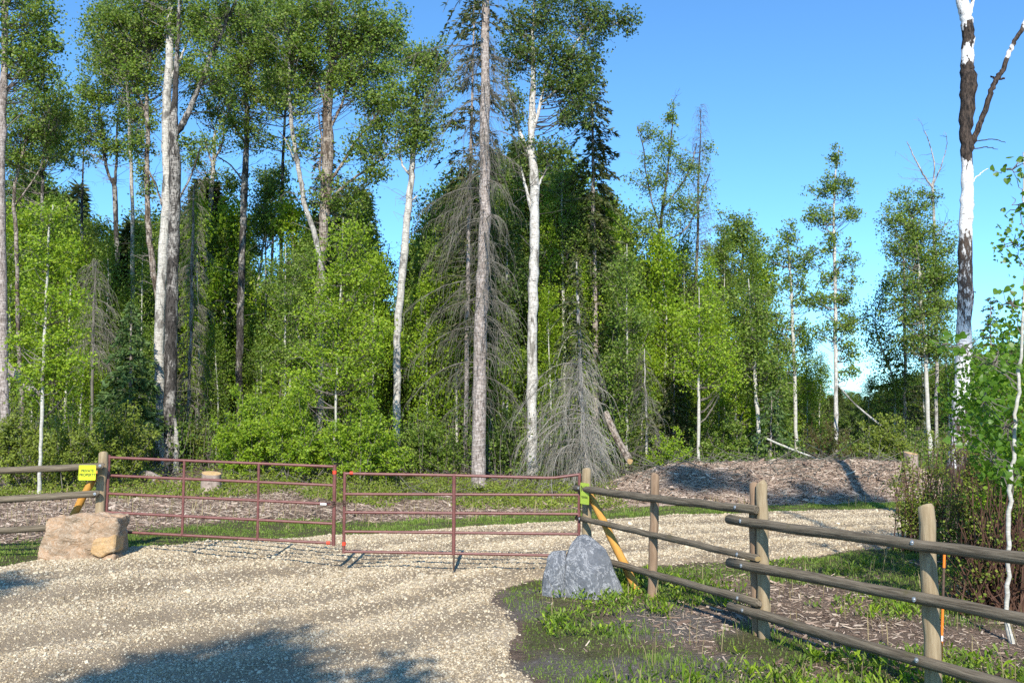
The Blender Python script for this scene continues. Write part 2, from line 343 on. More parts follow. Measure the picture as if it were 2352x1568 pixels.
MAT['rock_amber'] = mat_rock('amber_sandstone', [(.30, .19, .09), (.42, .27, .13), (.48, .31, .15), (.40, .30, .19)], (.5, .38, .25), (1, 1, 1), (2.5, .62, (.26, .22, .17)))
MAT['mulch'] = plain_mat('chipped_wood', (.22, .155, .115), (.48, .365, .285), 9, (1, 3, 2), .95, .05, extra=(1.1, .66, (.14, .095, .07)))
def mat_burnt():
    """white birch bark with charred collars at fixed heights up the stem"""
    m, nt, N, L, b = new_mat('burnt_birch_bark')
    t = N.new('ShaderNodeTexCoord'); sx = N.new('ShaderNodeSeparateXYZ'); L.new(t.outputs['Object'], sx.inputs[0])
    wob = noise(N, L, texco(N, L, (4, 4, 1.5)), 1.5, 4, .6)
    ma = N.new('ShaderNodeMath'); ma.operation = 'MULTIPLY_ADD'; L.new(wob.outputs[0], ma.inputs[0]); ma.inputs[1].default_value = 1.3; ma.inputs[2].default_value = -.65
    ad = N.new('ShaderNodeMath'); ad.operation = 'ADD'; L.new(sx.outputs[2], ad.inputs[0]); L.new(ma.outputs[0], ad.inputs[1])
    dv = N.new('ShaderNodeMath'); dv.operation = 'DIVIDE'; L.new(ad.outputs[0], dv.inputs[0]); dv.inputs[1].default_value = 14.0
    # heights above the base in metres -> dark amount
    st = [(0, .85), (.6, .8), (1.6, .5), (2.6, .48), (3.0, .34), (4.4, .3), (5.1, .5), (6.4, .52), (6.7, .42), (6.9, .05), (7.6, .0), (8.3, .3), (8.6, 1.0), (10.6, 1.0), (10.8, .1), (11.0, .05), (11.2, .7), (11.6, .7), (11.75, .05), (12.0, .05), (12.25, .5), (12.45, .1)]
    dark = ramp_of(N, L, dv.outputs[0], [(a / 14.0, (v, v, v)) for a, v in st])
    n1 = noise(N, L, texco(N, L, (2, 2, 26)), 2, 5, .65); n3 = noise(N, L, texco(N, L, (9, 9, 2.5)), 2.2, 6, .7)
    wht = mix(N, L, ramp_of(N, L, n1.outputs[0], [(.60, (0, 0, 0)), (.64, (1, 1, 1))]), (.72, .70, .67), (.10, .08, .07))
    wht = mix(N, L, ramp_of(N, L, n1.outputs[0], [(.3, (1, 1, 1)), (.42, (0, 0, 0))]), wht, (.5, .46, .42))
    chv = mix(N, L, ramp_of(N, L, n3.outputs[0], [(.4, (0, 0, 0)), (.62, (1, 1, 1))]), (.012, .010, .009), (.10, .072, .055))
    su = N.new('ShaderNodeMath'); su.operation = 'ADD'; L.new(dark, su.inputs[0]); L.new(n3.outputs[0], su.inputs[1])
    c = mix(N, L, ramp_of(N, L, su.outputs[0], [(.88, (0, 0, 0)), (1.0, (1, 1, 1))]), wht, chv)
    L.new(c, b.inputs['Base Color']); b.inputs['Roughness'].default_value = .8; b.inputs['Specular IOR Level'].default_value = .2
    bump(N, L, n3.outputs[0], .9, .03, b); return m
MAT['burnt'] = mat_burnt()
# ------------------------------------------------------------------ ground layout
ROAD = np.array([(-14, 12.0), (-10, 12.4), (-7.6, 13.2), (-6.7, 15.0), (-4.7, 17.3), (-3.4, 19.0), (-.8, 20.6), (2.0, 22.0), (6, 23.6), (11, 24.8), (16, 25.5), (18, 20.5), (12, 19.2), (8.0, 17.9), (5.0, 16.3), (3.0, 15.6), (1.65, 15.1), (.5, 14.4), (-.15, 13.2), (-.3, 12.2), (-.05, 10.5), (.25, 8.4), (.6, 5), (.8, -3), (-14, -3)], float)
def poly_sd(poly, x, y):
    x = np.asarray(x, float).ravel(); y = np.asarray(y, float).ravel()
    d = np.full(x.shape, 1e9); ins = np.zeros(x.shape, bool)
    for i in range(len(poly)):
        a = poly[i]; b = poly[(i + 1) % len(poly)]; e = b - a
        t = np.clip(((x - a[0]) * e[0] + (y - a[1]) * e[1]) / (e @ e), 0, 1)
        d = np.minimum(d, np.hypot(x - a[0] - t * e[0], y - a[1] - t * e[1]))
        c = ((a[1] > y) != (b[1] > y)); xi = a[0] + (y - a[1]) / (e[1] if abs(e[1]) > 1e-9 else 1e-9) * e[0]
        ins ^= c & (x < xi)
    return np.where(ins, d, -d)
CEN = spline([(-10, 3), (-5.6, 9.3), (-3.0, 12.6), (-1.0, 15.4), (1.6, 18.2), (5.2, 20.2), (12, 22), (18, 23)], 8)
def lane(x, y):
    """signed distance from the middle line of the driveway"""
    x = np.asarray(x, float).ravel(); y = np.asarray(y, float).ravel(); best = np.full(x.shape, 1e9); sgn = np.zeros(x.shape)
    for i in range(len(CEN) - 1):
        a = CEN[i]; e = CEN[i + 1] - a
        t = np.clip(((x - a[0]) * e[0] + (y - a[1]) * e[1]) / (e @ e), 0, 1)
        dx = x - a[0] - t * e[0]; dy = y - a[1] - t * e[1]; d = np.hypot(dx, dy); k = d < best
        best = np.where(k, d, best); sgn = np.where(k, np.sign(e[0] * dy - e[1] * dx), sgn)
    return best * sgn
def loose_of(x, y):
    l = lane(x, y) + .35 * (fbm(np.asarray(x).ravel() * .5, np.asarray(y).ravel() * .5, 11) - .5)
    v = np.zeros(l.shape)
    for c, wd in ((-3.9, .6), (-2.1, .3), (-.8, .22), (.5, .45), (1.9, .25), (3.3, .6), (-5.6, .9)):
        v = np.maximum(v, np.exp(-((l - c) / wd) ** 2))
    xr = np.asarray(x).ravel(); yr = np.asarray(y).ravel(); return np.clip(.42 + 1.0 * (v - .35) * (.6 + .8 * fbm(xr * .35, yr * .35, 29)) + .3 * (fbm(xr * 1.3, yr * 1.3, 23) - .5), 0, 1)
def road_in(x, y):
    return poly_sd(ROAD, x, y) + .55 * (fbm(np.asarray(x).ravel() * 1.1, np.asarray(y).ravel() * 1.1, 31, 4) - .5)
def grass_of(x, y):
    x = np.asarray(x, float).ravel(); y = np.asarray(y, float).ravel(); r = road_in(x, y)
    n = fbm(x * .7, y * .7, 41, 4); o = -r
    band = ss((o + .05) / .25) * (1 - ss((o - 1.5) / 1.0))
    far = (y > 16.6 + .35 * np.maximum(x, -6)) | (x < -2.5)
    g = np.where(far & (y < 27.5), band * (.7 + .7 * n), 0)
    g = np.maximum(g, (x < -3.6) * (y > 12) * (y < 18.8) * ss((o + .1) / .3) * (1 - ss((o - 1.6) / 1.2)) * 1.0)
    near = (~far) & (x > -1)
    nr = ss(o / .2) * (.62 * (1 - ss((o - .9) / 1.2)) + .85 * ss((n - .47) / .17))
    g = np.where(near, np.maximum(g, nr * (1 - .4 * ss((o - 2.8) / 2))), g)
    gb = ss((y - 26.2) / 1) * (1 - ss((y - 30) / 2)) * ss((fbm(x * .5, y * .5, 77) - .42) / .15) * (x < 3)
    g = np.maximum(g, gb * .9)
    g = np.where(y > 30, .3 * n, g)
    return np.clip(g, 0, 1)
def dirt_of(x, y):
    x = np.asarray(x, float).ravel(); y = np.asarray(y, float).ravel()
    return np.clip(ss((x + .5) / .8) * (1 - ss((x - 2.2) / .8)) * ss((fbm(x * 1.1, y * 1.1, 91) - .38) / .2) * (y < 14), 0, 1)
def fattr(me, name, vals):
    a = me.attributes.new(name, 'FLOAT', 'POINT'); a.data.foreach_set('value', np.asarray(vals, np.float32).ravel())
def grid_mesh(buf, X, Y, Z):
    n, k = X.shape; V = np.stack([X, Y, Z], -1).reshape(-1, 3)
    i = np.arange(n - 1)[:, None] * k; j = np.arange(k - 1)[None, :]
    Q = np.stack([i + j, i + j + 1, i + k + j + 1, i + k + j], -1).reshape(-1, 4); buf.add(V, Q=Q)
def axis(*segs):
    out = []
    for a, b, s in segs: out.append(np.arange(a, b - 1e-6, s))
    out.append([segs[-1][1]]); return np.concatenate(out)
xs = axis((-1500, -300, 150), (-300, -60, 20), (-60, -16, 2), (-16, 17, .2), (17, 60, 2), (60, 300, 20), (300, 1500, 150))
ys = axis((-300, -20, 20), (-20, 5, 1.0), (5, 32, .2), (32, 60, 1.4), (60, 140, 8), (140, 500, 40), (500, 3000, 250))
Xg, Yg = np.meshgrid(xs, ys)
b = Buf(); grid_mesh(b, Xg, Yg, terrain(Xg, Yg).reshape(Xg.shape))
me = b.mesh('ground', [MAT['ground']], smooth=(0,)); fattr(me, 'grass', grass_of(Xg, Yg)); fattr(me, 'dirt', dirt_of(Xg, Yg))
tag(link('ground', me), kind='structure')
# distant blue rise beyond the clearing
b = Buf(); hx = np.linspace(-1400, 1400, 90); prof = np.linspace(0, 1, 9)
HX, HP = np.meshgrid(hx, prof); crest = 34 + 14 * fbm(hx * .004, hx * 0, 5)
grid_mesh(b, HX, 1500 + 500 * HP, -4 + crest[None, :] * np.sin(HP * np.pi))
MAT['hill'] = plain_mat('wooded_hill', (.035, .06, .03), (.06, .09, .045), .06, bd=0, rough=1)
tag(link('distant_hill', b.mesh('hill', [MAT['hill']], smooth=(0,))), kind='structure')
# driveway
rx = np.arange(-14, 16.01, .1); ry = np.arange(1, 26.2, .1)
RX, RY = np.meshgrid(rx, ry); sd = road_in(RX, RY).reshape(RX.shape); lo = loose_of(RX, RY).reshape(RX.shape)
def road_z(x, y):
    x = np.asarray(x, float); sh = x.shape; s = road_in(x, y).reshape(sh); l = loose_of(x, y).reshape(sh)
    return terrain(x, y).reshape(sh) + np.clip(s * .16, -.12, .035) + .03 * l * ss(s / .4)
RZ = terrain(RX, RY).reshape(RX.shape) + np.clip(sd * .16, -.12, .035) + .03 * lo * ss(sd / .4) + .012 * (vn(RX * 7, RY * 7, 8) - .5)
keep = sd > -.6
b = Buf(); n_, k_ = RX.shape
i = np.arange(n_ - 1)[:, None] * k_; j = np.arange(k_ - 1)[None, :]
Q = np.stack([i + j, i + j + 1, i + k_ + j + 1, i + k_ + j], -1)
kq = keep[:-1, :-1] & keep[1:, :-1] & keep[:-1, 1:] & keep[1:, 1:]
Q = Q[kq]; used = np.unique(Q); remap = np.full(n_ * k_, -1); remap[used] = np.arange(len(used))
V = np.stack([RX, RY, RZ], -1).reshape(-1, 3)[used]
b.add(V, Q=remap[Q]); me = b.mesh('gravel_driveway', [MAT['gravel']], smooth=(0,)); fattr(me, 'loose', lo.ravel()[used])
tag(link('gravel_driveway', me), kind='structure')
# loose stones on the driveway
rng = np.random.default_rng(5)
def scatter(n, x0, x1, y0, y1, rng, near=2.0):
    """points, thinning with distance; only inside the picture's wedge"""
    y = y0 + (y1 - y0) * rng.random(n) ** near; x = rng.uniform(x0, x1, n)
    k = np.abs(x) < y * .62 + .6; return x[k], y[k]
x, y = scatter(680000, -13, 13, 7.4, 24, rng, 1.75)
s = road_in(x, y); l = loose_of(x, y)
k = ((s > -.25) & (rng.random(len(x)) < np.where(s < .05, .25, .12 + .88 * l))) | ((s > -3.2) & (x > 0) & (y < 15) & (rng.random(len(x)) < .05)); x, y = x[k], y[k]
cube = np.array([(-1, -1, -1), (1, -1, -1), (1, 1, -1), (-1, 1, -1), (-1, -1, 1), (1, -1, 1), (1, 1, 1), (-1, 1, 1)], float) * .5
cubeQ = np.array([(0, 3, 2, 1), (4, 5, 6, 7), (0, 1, 5, 4), (1, 2, 6, 5), (2, 3, 7, 6), (3, 0, 4, 7)])
def chunks(buf, x, y, z, size, rng, aspect=(1, .8, .55), jit=.28, m=0, tilt=.35):
    n = len(x); C = cube[None] * (1 + rng.uniform(-jit, jit, (n, 8, 3))) * np.array(aspect) * size[:, None, None]
    a = rng.uniform(0, 2 * np.pi, n); t = rng.normal(0, tilt, n)
    ct, st = np.cos(t)[:, None], np.sin(t)[:, None]; ca, sa = np.cos(a)[:, None], np.sin(a)[:, None]
    X = C[..., 0] * ct + C[..., 2] * st; Z = -C[..., 0] * st + C[..., 2] * ct; Yc = C[..., 1]
    V = np.stack([X * ca - Yc * sa + x[:, None], X * sa + Yc * ca + y[:, None], Z + z[:, None]], -1)
    buf.add(V.reshape(-1, 3), Q=(cubeQ[None] + np.arange(n)[:, None, None] * 8).reshape(-1, 4), m=m)
sz = .0135 * np.exp(rng.normal(0, .40, len(x))) * np.clip(y / 11, .9, 1.35)
def piece_set(k, aspect, jit, mat, seed):
    out = []; rg = np.random.default_rng(seed); z = np.zeros(1)
    for q in range(k):
        bq = Buf(); chunks(bq, z, z, z, np.ones(1), rg, aspect, jit, tilt=.0); out.append(bq.mesh('piece', [mat]))
    return out
def rnd_rot(n, rng, tilt): return np.stack([rng.normal(0, tilt, n), rng.normal(0, tilt, n), rng.uniform(0, 6.28, n)], 1)
tag(gn_scatter('loose_gravel', np.stack([x, y, road_z(x, y) + sz * .12], 1), rnd_rot(len(x), rng, .35), np.repeat(sz[:, None], 3, 1), rng.integers(0, 12, len(x)), piece_set(12, (1, .8, .6), .3, MAT['pebble'], 1)), 'pale crushed stones lying loose on the gravel driveway', 'gravel', kind='stuff')
print('pebbles', len(x))
# ------------------------------------------------------------------ wood chip mound
b = Buf(); mx = np.arange(1.2, 15, .12); my = np.arange(25.2, 35, .12); MX, MY = np.meshgrid(mx, my)
def berm_h(x, y):
    c = 28.6 + .18 * (x - 6); prof = np.exp(-np.abs((y - c) / 2.3) ** 2.6)
    along = ss((x - 1.6) / 4.2) * (1 - ss((x - 12.5) / 2.5))
    return along * prof * (.82 + .28 * fbm(x * .5, y * .5, 61)) + .10 * (fbm(x * 2.2, y * 2.2, 63) - .5) * along
def berm_z(x, y): return terrain(x, y) + berm_h(x, y) - .06
grid_mesh(b, MX, MY, berm_z(MX, MY))
tag(link('wood_chip_mound', b.mesh('wood_chip_mound', [MAT['mulch']], smooth=(0,))), 'long low mound of pinkish brown wood chips beyond the gravel driveway', 'mound')
# chips: on the mound, behind the gate and in the right foreground
n = 60000; x = rng.uniform(1.5, 14.5, n); y = rng.uniform(25.5, 30.5, n); k = berm_h(x, y) > .08; x, y = x[k], y[k]
sz = .075 * np.exp(rng.normal(0, .6, len(x))); PC = [np.stack([x, y, berm_z(x, y) + .015], 1)]; PS = [sz]
xa, ya = scatter(130000, -14, 12, 7.6, 30, rng, 1.6); o = -road_in(xa, ya); g = grass_of(xa, ya)
k = (o > .25) & (rng.random(len(xa)) > g * 1.2) & ((ya > 19) | (xa > 2.2 - .05 * ya) | (xa < -5) | ((xa > .2) & (rng.random(len(xa)) < .35))); xa, ya = xa[k], ya[k]
sz = .05 * np.exp(rng.normal(0, .55, len(xa))) * np.clip(ya / 14, .7, 1.4); PC.append(np.stack([xa, ya, terrain(xa, ya) + .008], 1)); PS.append(sz)
PC = np.vstack(PC); PS = np.concatenate(PS); n = len(PC)
tag(gn_scatter('scattered_chips', PC, rnd_rot(n, rng, .25), PS[:, None] * np.stack([np.ones(n), rng.uniform(.5, 1.6, n), rng.uniform(.6, 1.6, n)], 1), rng.integers(0, 8, n), piece_set(8, (1, .13, .08), .35, MAT['chips'], 2)), 'shredded wood chips and splinters strewn over the cleared ground', 'wood chips', kind='stuff')
print('chips', n)
# ------------------------------------------------------------------ grass and weeds
def blades(buf, x, y, z, h, wd, rng, m=0, lean=.35):
    n = len(x); a = rng.uniform(0, 2 * np.pi, n); d = np.stack([np.cos(a), np.sin(a), np.zeros(n)], 1)
    sdv = np.stack([-np.sin(a), np.cos(a), np.zeros(n)], 1) * (wd * .5)[:, None]
    p = np.stack([x, y, z], 1); u = np.array([0, 0, 1.0]); ln = rng.uniform(.1, 1, n)[:, None] * lean * h[:, None]
    p1 = p + u * h[:, None] * .6 + d * ln * .35; p2 = p + u * h[:, None] + d * ln
    V = np.stack([p - sdv * .7, p + sdv * .7, p1 + sdv, p2, p1 - sdv], 1)
    i5 = np.arange(n)[:, None] * 5
    buf.add(V.reshape(-1, 3), Q=(i5 + np.array([0, 1, 2, 4])), T=(i5 + np.array([4, 2, 3])), m=m)
b = Buf()
x, y = scatter(900000, -13, 13, 7.6, 30, rng, 1.15); g = grass_of(x, y) * np.clip((fbm(x * 2.6, y * 2.6, 57) - .15) * 2, 0, 1)
k = rng.random(len(x)) < g ** 1.2 * .62; x, y = x[k], y[k]
tall = np.clip((fbm(x * 1.3, y * 1.3, 55) - .35) * 2.4, .35, 1.5)
h = rng.uniform(.04, .11, len(x)) * tall * np.where((x > 1) & (y < 14), 1.25, 1.0); blades(b, x, y, terrain(x, y) - .005, h, np.full(len(x), .011) * np.clip(y / 12, .8, 1.8), rng)
print('grass', len(x))
x, y = scatter(9000, -13, 13, 8, 30, rng, 1.2); o = -road_in(x, y); k = (o > .6) & (rng.random(len(x)) < .35); x, y = x[k], y[k]
blades(b, x, y, terrain(x, y), rng.uniform(.08, .4, len(x)), np.full(len(x), .012) * np.clip(y / 14, .8, 1.6), rng, 1, .6)
tag(link('short_grass', b.mesh('short_grass', [MAT['grass'], MAT['dry_grass']])), 'short green grass growing along the driveway edges', 'grass', kind='stuff')
def leaf_blades(buf, base, D, L, wd, rng, m=0, droop=.35):
    """broad weed leaves, three quads long, arching over"""
    n = len(base); D = unit(D); S = unit(np.cross(D, np.array([0, 0, 1.0]) + .3 * rng.normal(size=(n, 3)))) * (wd * .5)[:, None]; L = L[:, None]
    g = np.array([0, 0, -1.0]) * droop
    p = [base, base + D * L * .4 + g * L * .08, base + D * L * .75 + g * L * .3, base + D * L + g * L * .62]
    V = np.stack([p[0], p[1] - S, p[1] + S, p[2] - S * .8, p[2] + S * .8, p[3]], 1); i6 = np.arange(n)[:, None] * 6
    buf.add(V.reshape(-1, 3), Q=i6 + np.array([1, 3, 4, 2]), T=np.concatenate([i6 + np.array([0, 1, 2]), i6 + np.array([3, 5, 4])]), m=m)
b = Buf(); x, y = scatter(6800, .2, 11, 7.6, 15.5, rng, 1.2)
o = -road_in(x, y); den = fbm(x * .75, y * .75, 141); k = (o > .5) & (rng.random(len(x)) < ss((den - .40) / .22)); x, y = x[k], y[k]
for q in range(len(x)):
    kx = rng.integers(6, 17); a = rng.uniform(0, 6.28, kx); e = rng.uniform(.5, 2.2, kx); hh = rng.uniform(.05, .15) * (1.4 if 1.6 < x[q] < 3.2 and 9.5 < y[q] < 12 else 1)
    base = np.stack([x[q] + rng.normal(0, .05, kx), y[q] + rng.normal(0, .05, kx), terrain(x[q] + 0 * a, y[q] + 0 * a) + rng.uniform(0, hh * .8, kx)], 1)
    leaf_blades(b, base, np.stack([np.cos(a), np.sin(a), e], 1), rng.uniform(.5, 1.2, kx) * hh, rng.uniform(.008, .03, kx), rng, 0 if rng.random() < .35 else 1)
tag(link('weeds', b.mesh('weeds', [MAT['leaf_bright'], MAT['leaf_mid']])), 'leafy green weeds sprouting from the bare soil around the rail fence', 'weeds', kind='stuff')
print('weeds', len(x))
# ------------------------------------------------------------------ rail fences
def pole(name, a, b_, r, mat, parent, endmat=None, sides=14, seed=0, bow=0.0, knots=True, taper=.92, segs=12):
    """round pole from a to b, local Z along its length, slightly uneven, chamfered ends"""
    a = np.asarray(a, float); b_ = np.asarray(b_, float); L_ = np.linalg.norm(b_ - a); rg = np.random.default_rng(seed)
    r = r * .92; t = np.linspace(0, 1, segs); t = np.concatenate([[0, .012 / L_], t[1:-1], [1 - .012 / L_, 1]])
    rr = r * (1 + (taper - 1) * t) * (1 + .025 * rg.normal(size=len(t))); rr[0] *= .86; rr[-1] *= .86
    ph = rg.uniform(0, 6.28)
    ctr = np.stack([bow * np.sin(t * np.pi) * math.cos(ph) + .004 * rg.normal(size=len(t)), bow * np.sin(t * np.pi) * math.sin(ph) + .004 * rg.normal(size=len(t)), t * L_], 1)
    bb = Buf(); tubes(bb, ctr[None], rr[None], sides, 0, rough=.02, rng=rg)
    for e, rev in ((0, 0), (len(t) - 1, 1)):
        an = np.arange(sides) * 2 * np.pi / sides; c = np.vstack([ctr[e][None], bb.V[0].reshape(len(t), sides, 3)[e]])
        bb.add(c, T=[(0, 1 + s2, 1 + (s2 + 1) % sides) if not rev else (0, 1 + (s2 + 1) % sides, 1 + s2) for s2 in range(sides)], m=1 if endmat else 0)
    me = bb.mesh(name, [mat, endmat or mat], smooth=(0,))
    q = Vector(b_ - a).to_track_quat('Z', 'Y')
    o = link(name, me, parent, loc=a - np.array(parent.location if parent else (0, 0, 0))); o.rotation_euler = q.to_euler(); return o
BOLT = None
def bolt(parent, p, n):
    """carriage bolt head with washer, facing n; p in world, child of parent rail"""
    global BOLT
    if BOLT is None:
        bb = Buf(); tubes(bb, np.array([[(0, 0, 0), (0, 0, .006)]]), np.array([[.022, .022]]), 10, 0, True)
        tubes(bb, np.array([[(0, 0, .006), (0, 0, .014), (0, 0, .018)]]), np.array([[.013, .011, .005]]), 8, 0, True); BOLT = bb.mesh('bolt', [MAT['galv']])
    o = link('bolt', BOLT); o.parent = parent
    mw = parent_world(parent); q = Vector(n).to_track_quat('Z', 'Y')
    o.matrix_local = mw.inverted() @ (Matrix.Translation(Vector(p)) @ q.to_matrix().to_4x4()); return o
def parent_world(o):
    m = o.matrix_basis.copy(); p = o.parent
    while p: m = p.matrix_basis @ m; p = p.parent
    return m
G = np.array([1.21, 14.5]); p2 = np.array([2.01, 12.56]); p3 = np.array([2.87, 10.5]); p4 = np.array([3.755, 8.15]); p5 = np.array([4.62, 5.85])
fd = unit(p4 - G); fn_ = np.array([-fd[1], fd[0]]); fn_ = fn_ if fn_[0] < 0 else -fn_      # fn_ points to the driveway side
rf = thing('rail_fence', (G[0], G[1], 0), 'weathered three-rail log fence running from the grey boulder towards the right foreground', 'fence')
def at3(p, z): return np.array([p[0], p[1], z])
posts = [(G, 1.68, .088, 'post'), (p2, 1.71, .072, 'post_red'), (p3 - fd * .055, 1.72, .07, 'post_red'), (p3 + fd * .085, 1.75, .078, 'post'), (p4, 1.71, .082, 'post'), (p5, 1.70, .08, 'post')]
for i_, (p, h_, r_, mt) in enumerate(posts):
    lean = .07 if i_ == 1 else 0
    pole('post', at3(p - np.array([lean, 0]), -.1), at3(p, h_), r_, MAT[mt], rf, MAT['post'], seed=i_ + 3, bow=.006)
off = fn_ * .115
def rail(pa, za, pb, zb, r_, seed, bolts, bow=.02, cut=None):
    o = pole('rail', at3(pa + off, za), at3(pb + off, zb), r_, MAT['rail'], rf, cut, seed=seed, bow=bow, segs=16)
    o.rotation_euler.rotate_axis('Z', 0)
    for t in bolts:
        c = at3(pa + off, za) * (1 - t) + at3(pb + off, zb) * t
        n3 = np.array([fn_[0], fn_[1], .15]); n3 = n3 / np.linalg.norm(n3)
        bolt(o, c + n3 * (r_ * .99), n3)
sA = G - fd * .16; eA = p3 + fd * .14
for z0, z1, r_, cu, sd_ in ((1.37, 1.45, .062, None, 1), (.89, .90, .048, MAT['rail_end'], 2), (.33, .40, .055, None, 3)):
    rail(sA, z0, eA, z1, r_, sd_ * 7, (.045, .93), cut=cu)
sB = p3 - fd * .42; eB = p5 + fd * .3
for z0, z1, r_, sd_ in ((1.285, 1.47, .06, 4), (.77, .985, .062, 5), (.265, .44, .06, 6)):
    L_ = np.linalg.norm(eB - sB); rail(sB, z0, eB, z1, r_, sd_ * 7, (.42 / L_ - .015, (.42 + np.linalg.norm(p4 - p3)) / L_))
pole('brace', at3(np.array([1.84, 13.0]), -.05), at3(G + fd * .06 , 1.33), .068, MAT['brace'], rf, MAT['cut'], sides=8, seed=60)
# left fence
GL = P(230, 1225, 14.4); zl = GL[2]
lf = thing('rail_fence', (GL[0], GL[1], hz(GL[0], GL[1])), 'short run of grey log rail fence at the left edge behind the tan boulder', 'fence')
gt = P(230, 1040, 14.4); gl0 = np.array([gt[0], 14.45, hz(gt[0], 14.4) - .1])
pole('post', gl0, np.array([gt[0] + .03, 14.45, gt[2]]), .085, MAT['post'], lf, MAT['cut'], seed=31)
lp = np.array([-9.6, 13.9]); pole('post', at3(lp, hz(*lp) - .1), at3(lp, 1.95), .08, MAT['post'], lf, MAT['post'], seed=32)
for k_, (xa_, ya_, xb_, yb_) in enumerate(((238, 1070, -420, 1092), (226, 1134, -420, 1165), (226, 1203, -420, 1244))):
    A = P(xa_, ya_, 14.28); B = P(xb_, yb_, 13.5); o = pole('rail', A, B, .06, MAT['rail'], lf, None, seed=40 + k_, bow=.02, segs=14)
    c = A * .993 + B * .007 + np.array([0, -.06, .01]); bolt(o, c, (0, -1, .1))
pole('brace', P(163, 1192, 14.6), P(222, 1085, 14.55), .07, MAT['brace'], lf, MAT['cut'], sides=8, seed=61)
# ------------------------------------------------------------------ gates
def bar(name, parent, pts, r, mat, sides=10):
    p = np.asarray(pts, float); bb = Buf(); tubes(bb, p[None], np.full((1, len(p)), r), sides, 0, True)
    return link(name, bb.mesh(name, [mat], origin=parent.location, smooth=(0,)), parent)
YG = 14.5
def gp(px, py, dy=0): return P(px, py, YG + dy)
g0 = gp(247, 1235)
gl = thing('farm_gate', (g0[0], YG, g0[2]), 'left leaf of the red tubular farm gate with two inner uprights', 'gate')
topl, topr, botl, botr = (250, 1050), (768, 1071), (243, 1219), (767, 1247)
def lerp2(a, b, t): return (a[0] + (b[0] - a[0]) * t, a[1] + (b[1] - a[1]) * t)
for t in (0, .245, .49, .745, 1.0):
    a = lerp2(topl, botl, t); c = lerp2(topr, botr, t); bar('rail', gl, [gp(*a), gp(*lerp2(a, c, .5)), gp(*c)], .023, MAT['gate'])
bar('stile', gl, [gp(251, 1044), gp(242, 1222)], .027, MAT['gate']); bar('stile', gl, [gp(769, 1067, -.01), gp(766, 1252, -.01)], .03, MAT['gate'])
for xt, xb in ((.335, .335), (.665, .665)):
    bar('upright', gl, [gp(*lerp2(topl, topr, xt), -.005), gp(*lerp2(botl, botr, xb), -.005)], .022, MAT['gate'])
for yy in (1072, 1200): bar('hinge', gl, [gp(236, yy), gp(252, yy + 1)], .012, MAT['galv'])
bar('tape', gl, [gp(768.6, 1080, -.01), gp(768.4, 1088, -.01)], .034, MAT['tape']); bar('tape', gl, [gp(750, 1246), gp(758, 1246.5)], .028, MAT['tape'])
bar('tag', gl, [gp(736, 1157.5, -.03), gp(750, 1158, -.03)], .022, MAT['white'], 4)
def chain(parent, a, b_, n, sag, seed):
    rg = np.random.default_rng(seed); a = np.array(a); b_ = np.array(b_)
    for q in range(n):
        t = (q + .5) / n; c = a * (1 - t) + b_ * t - np.array([0, 0, sag * 4 * t * (1 - t)]) + rg.normal(0, .012, 3)
        th = np.linspace(0, 2 * np.pi, 9); d = unit(b_ - a); u = np.array([0, 0, 1.0]) if q % 2 else np.array([0, 1.0, 0])
        pts = c + .032 * np.cos(th)[:, None] * d + .016 * np.sin(th)[:, None] * u
        bar('chain_link', parent, pts, .006, MAT['chain'], 5)
chain(gl, gp(760, 1150, -.04), gp(800, 1154, -.05), 11, .03, 3); chain(gl, gp(752, 1152, -.05), gp(792, 1148, -.04), 8, .07, 4)
g1 = gp(1060, 1275)
gr = thing('farm_gate', (g1[0], YG, g1[2]), 'right leaf of the red tubular farm gate with one inner upright and bent corner', 'gate')
topl, topr, botl, botr = (792, 1087), (1268, 1097), (790, 1266), (1330, 1276)
bar('rail', gr, [gp(*topl), gp(1040, 1091), gp(1255, 1097), gp(1275, 1096.5), gp(1331, 1089)], .024, MAT['gate'])
for yl, yr in ((1134, 1136), (1176, 1180), (1220, 1226), (1266, 1276)):
    bar('rail', gr, [gp(791, yl), gp(1040, yl + .42 * (yr - yl)), gp(1330, yr)], .023, MAT['gate'])
bar('stile', gr, [gp(792, 1083), gp(789.5, 1270)], .026, MAT['gate']); bar('stile', gr, [gp(1331, 1086), gp(1329, 1279)], .026, MAT['gate'])
bar('upright', gr, [gp(1043, 1090, -.005), gp(1042, 1274, -.005)], .03, MAT['gate']); bar('drop_rod', gr, [gp(1042.5, 1274, -.005), gp(1042, 1309, -.005)], .014, MAT['chain'])
bar('tape', gr, [gp(804, 1086), gp(811, 1086)], .029, MAT['tape']); bar('tape', gr, [gp(790.2, 1244), gp(790, 1252)], .031, MAT['tape'])
for yy in (1120, 1230): bar('hinge', gr, [gp(1329, yy), gp(1342, yy)], .012, MAT['galv'])
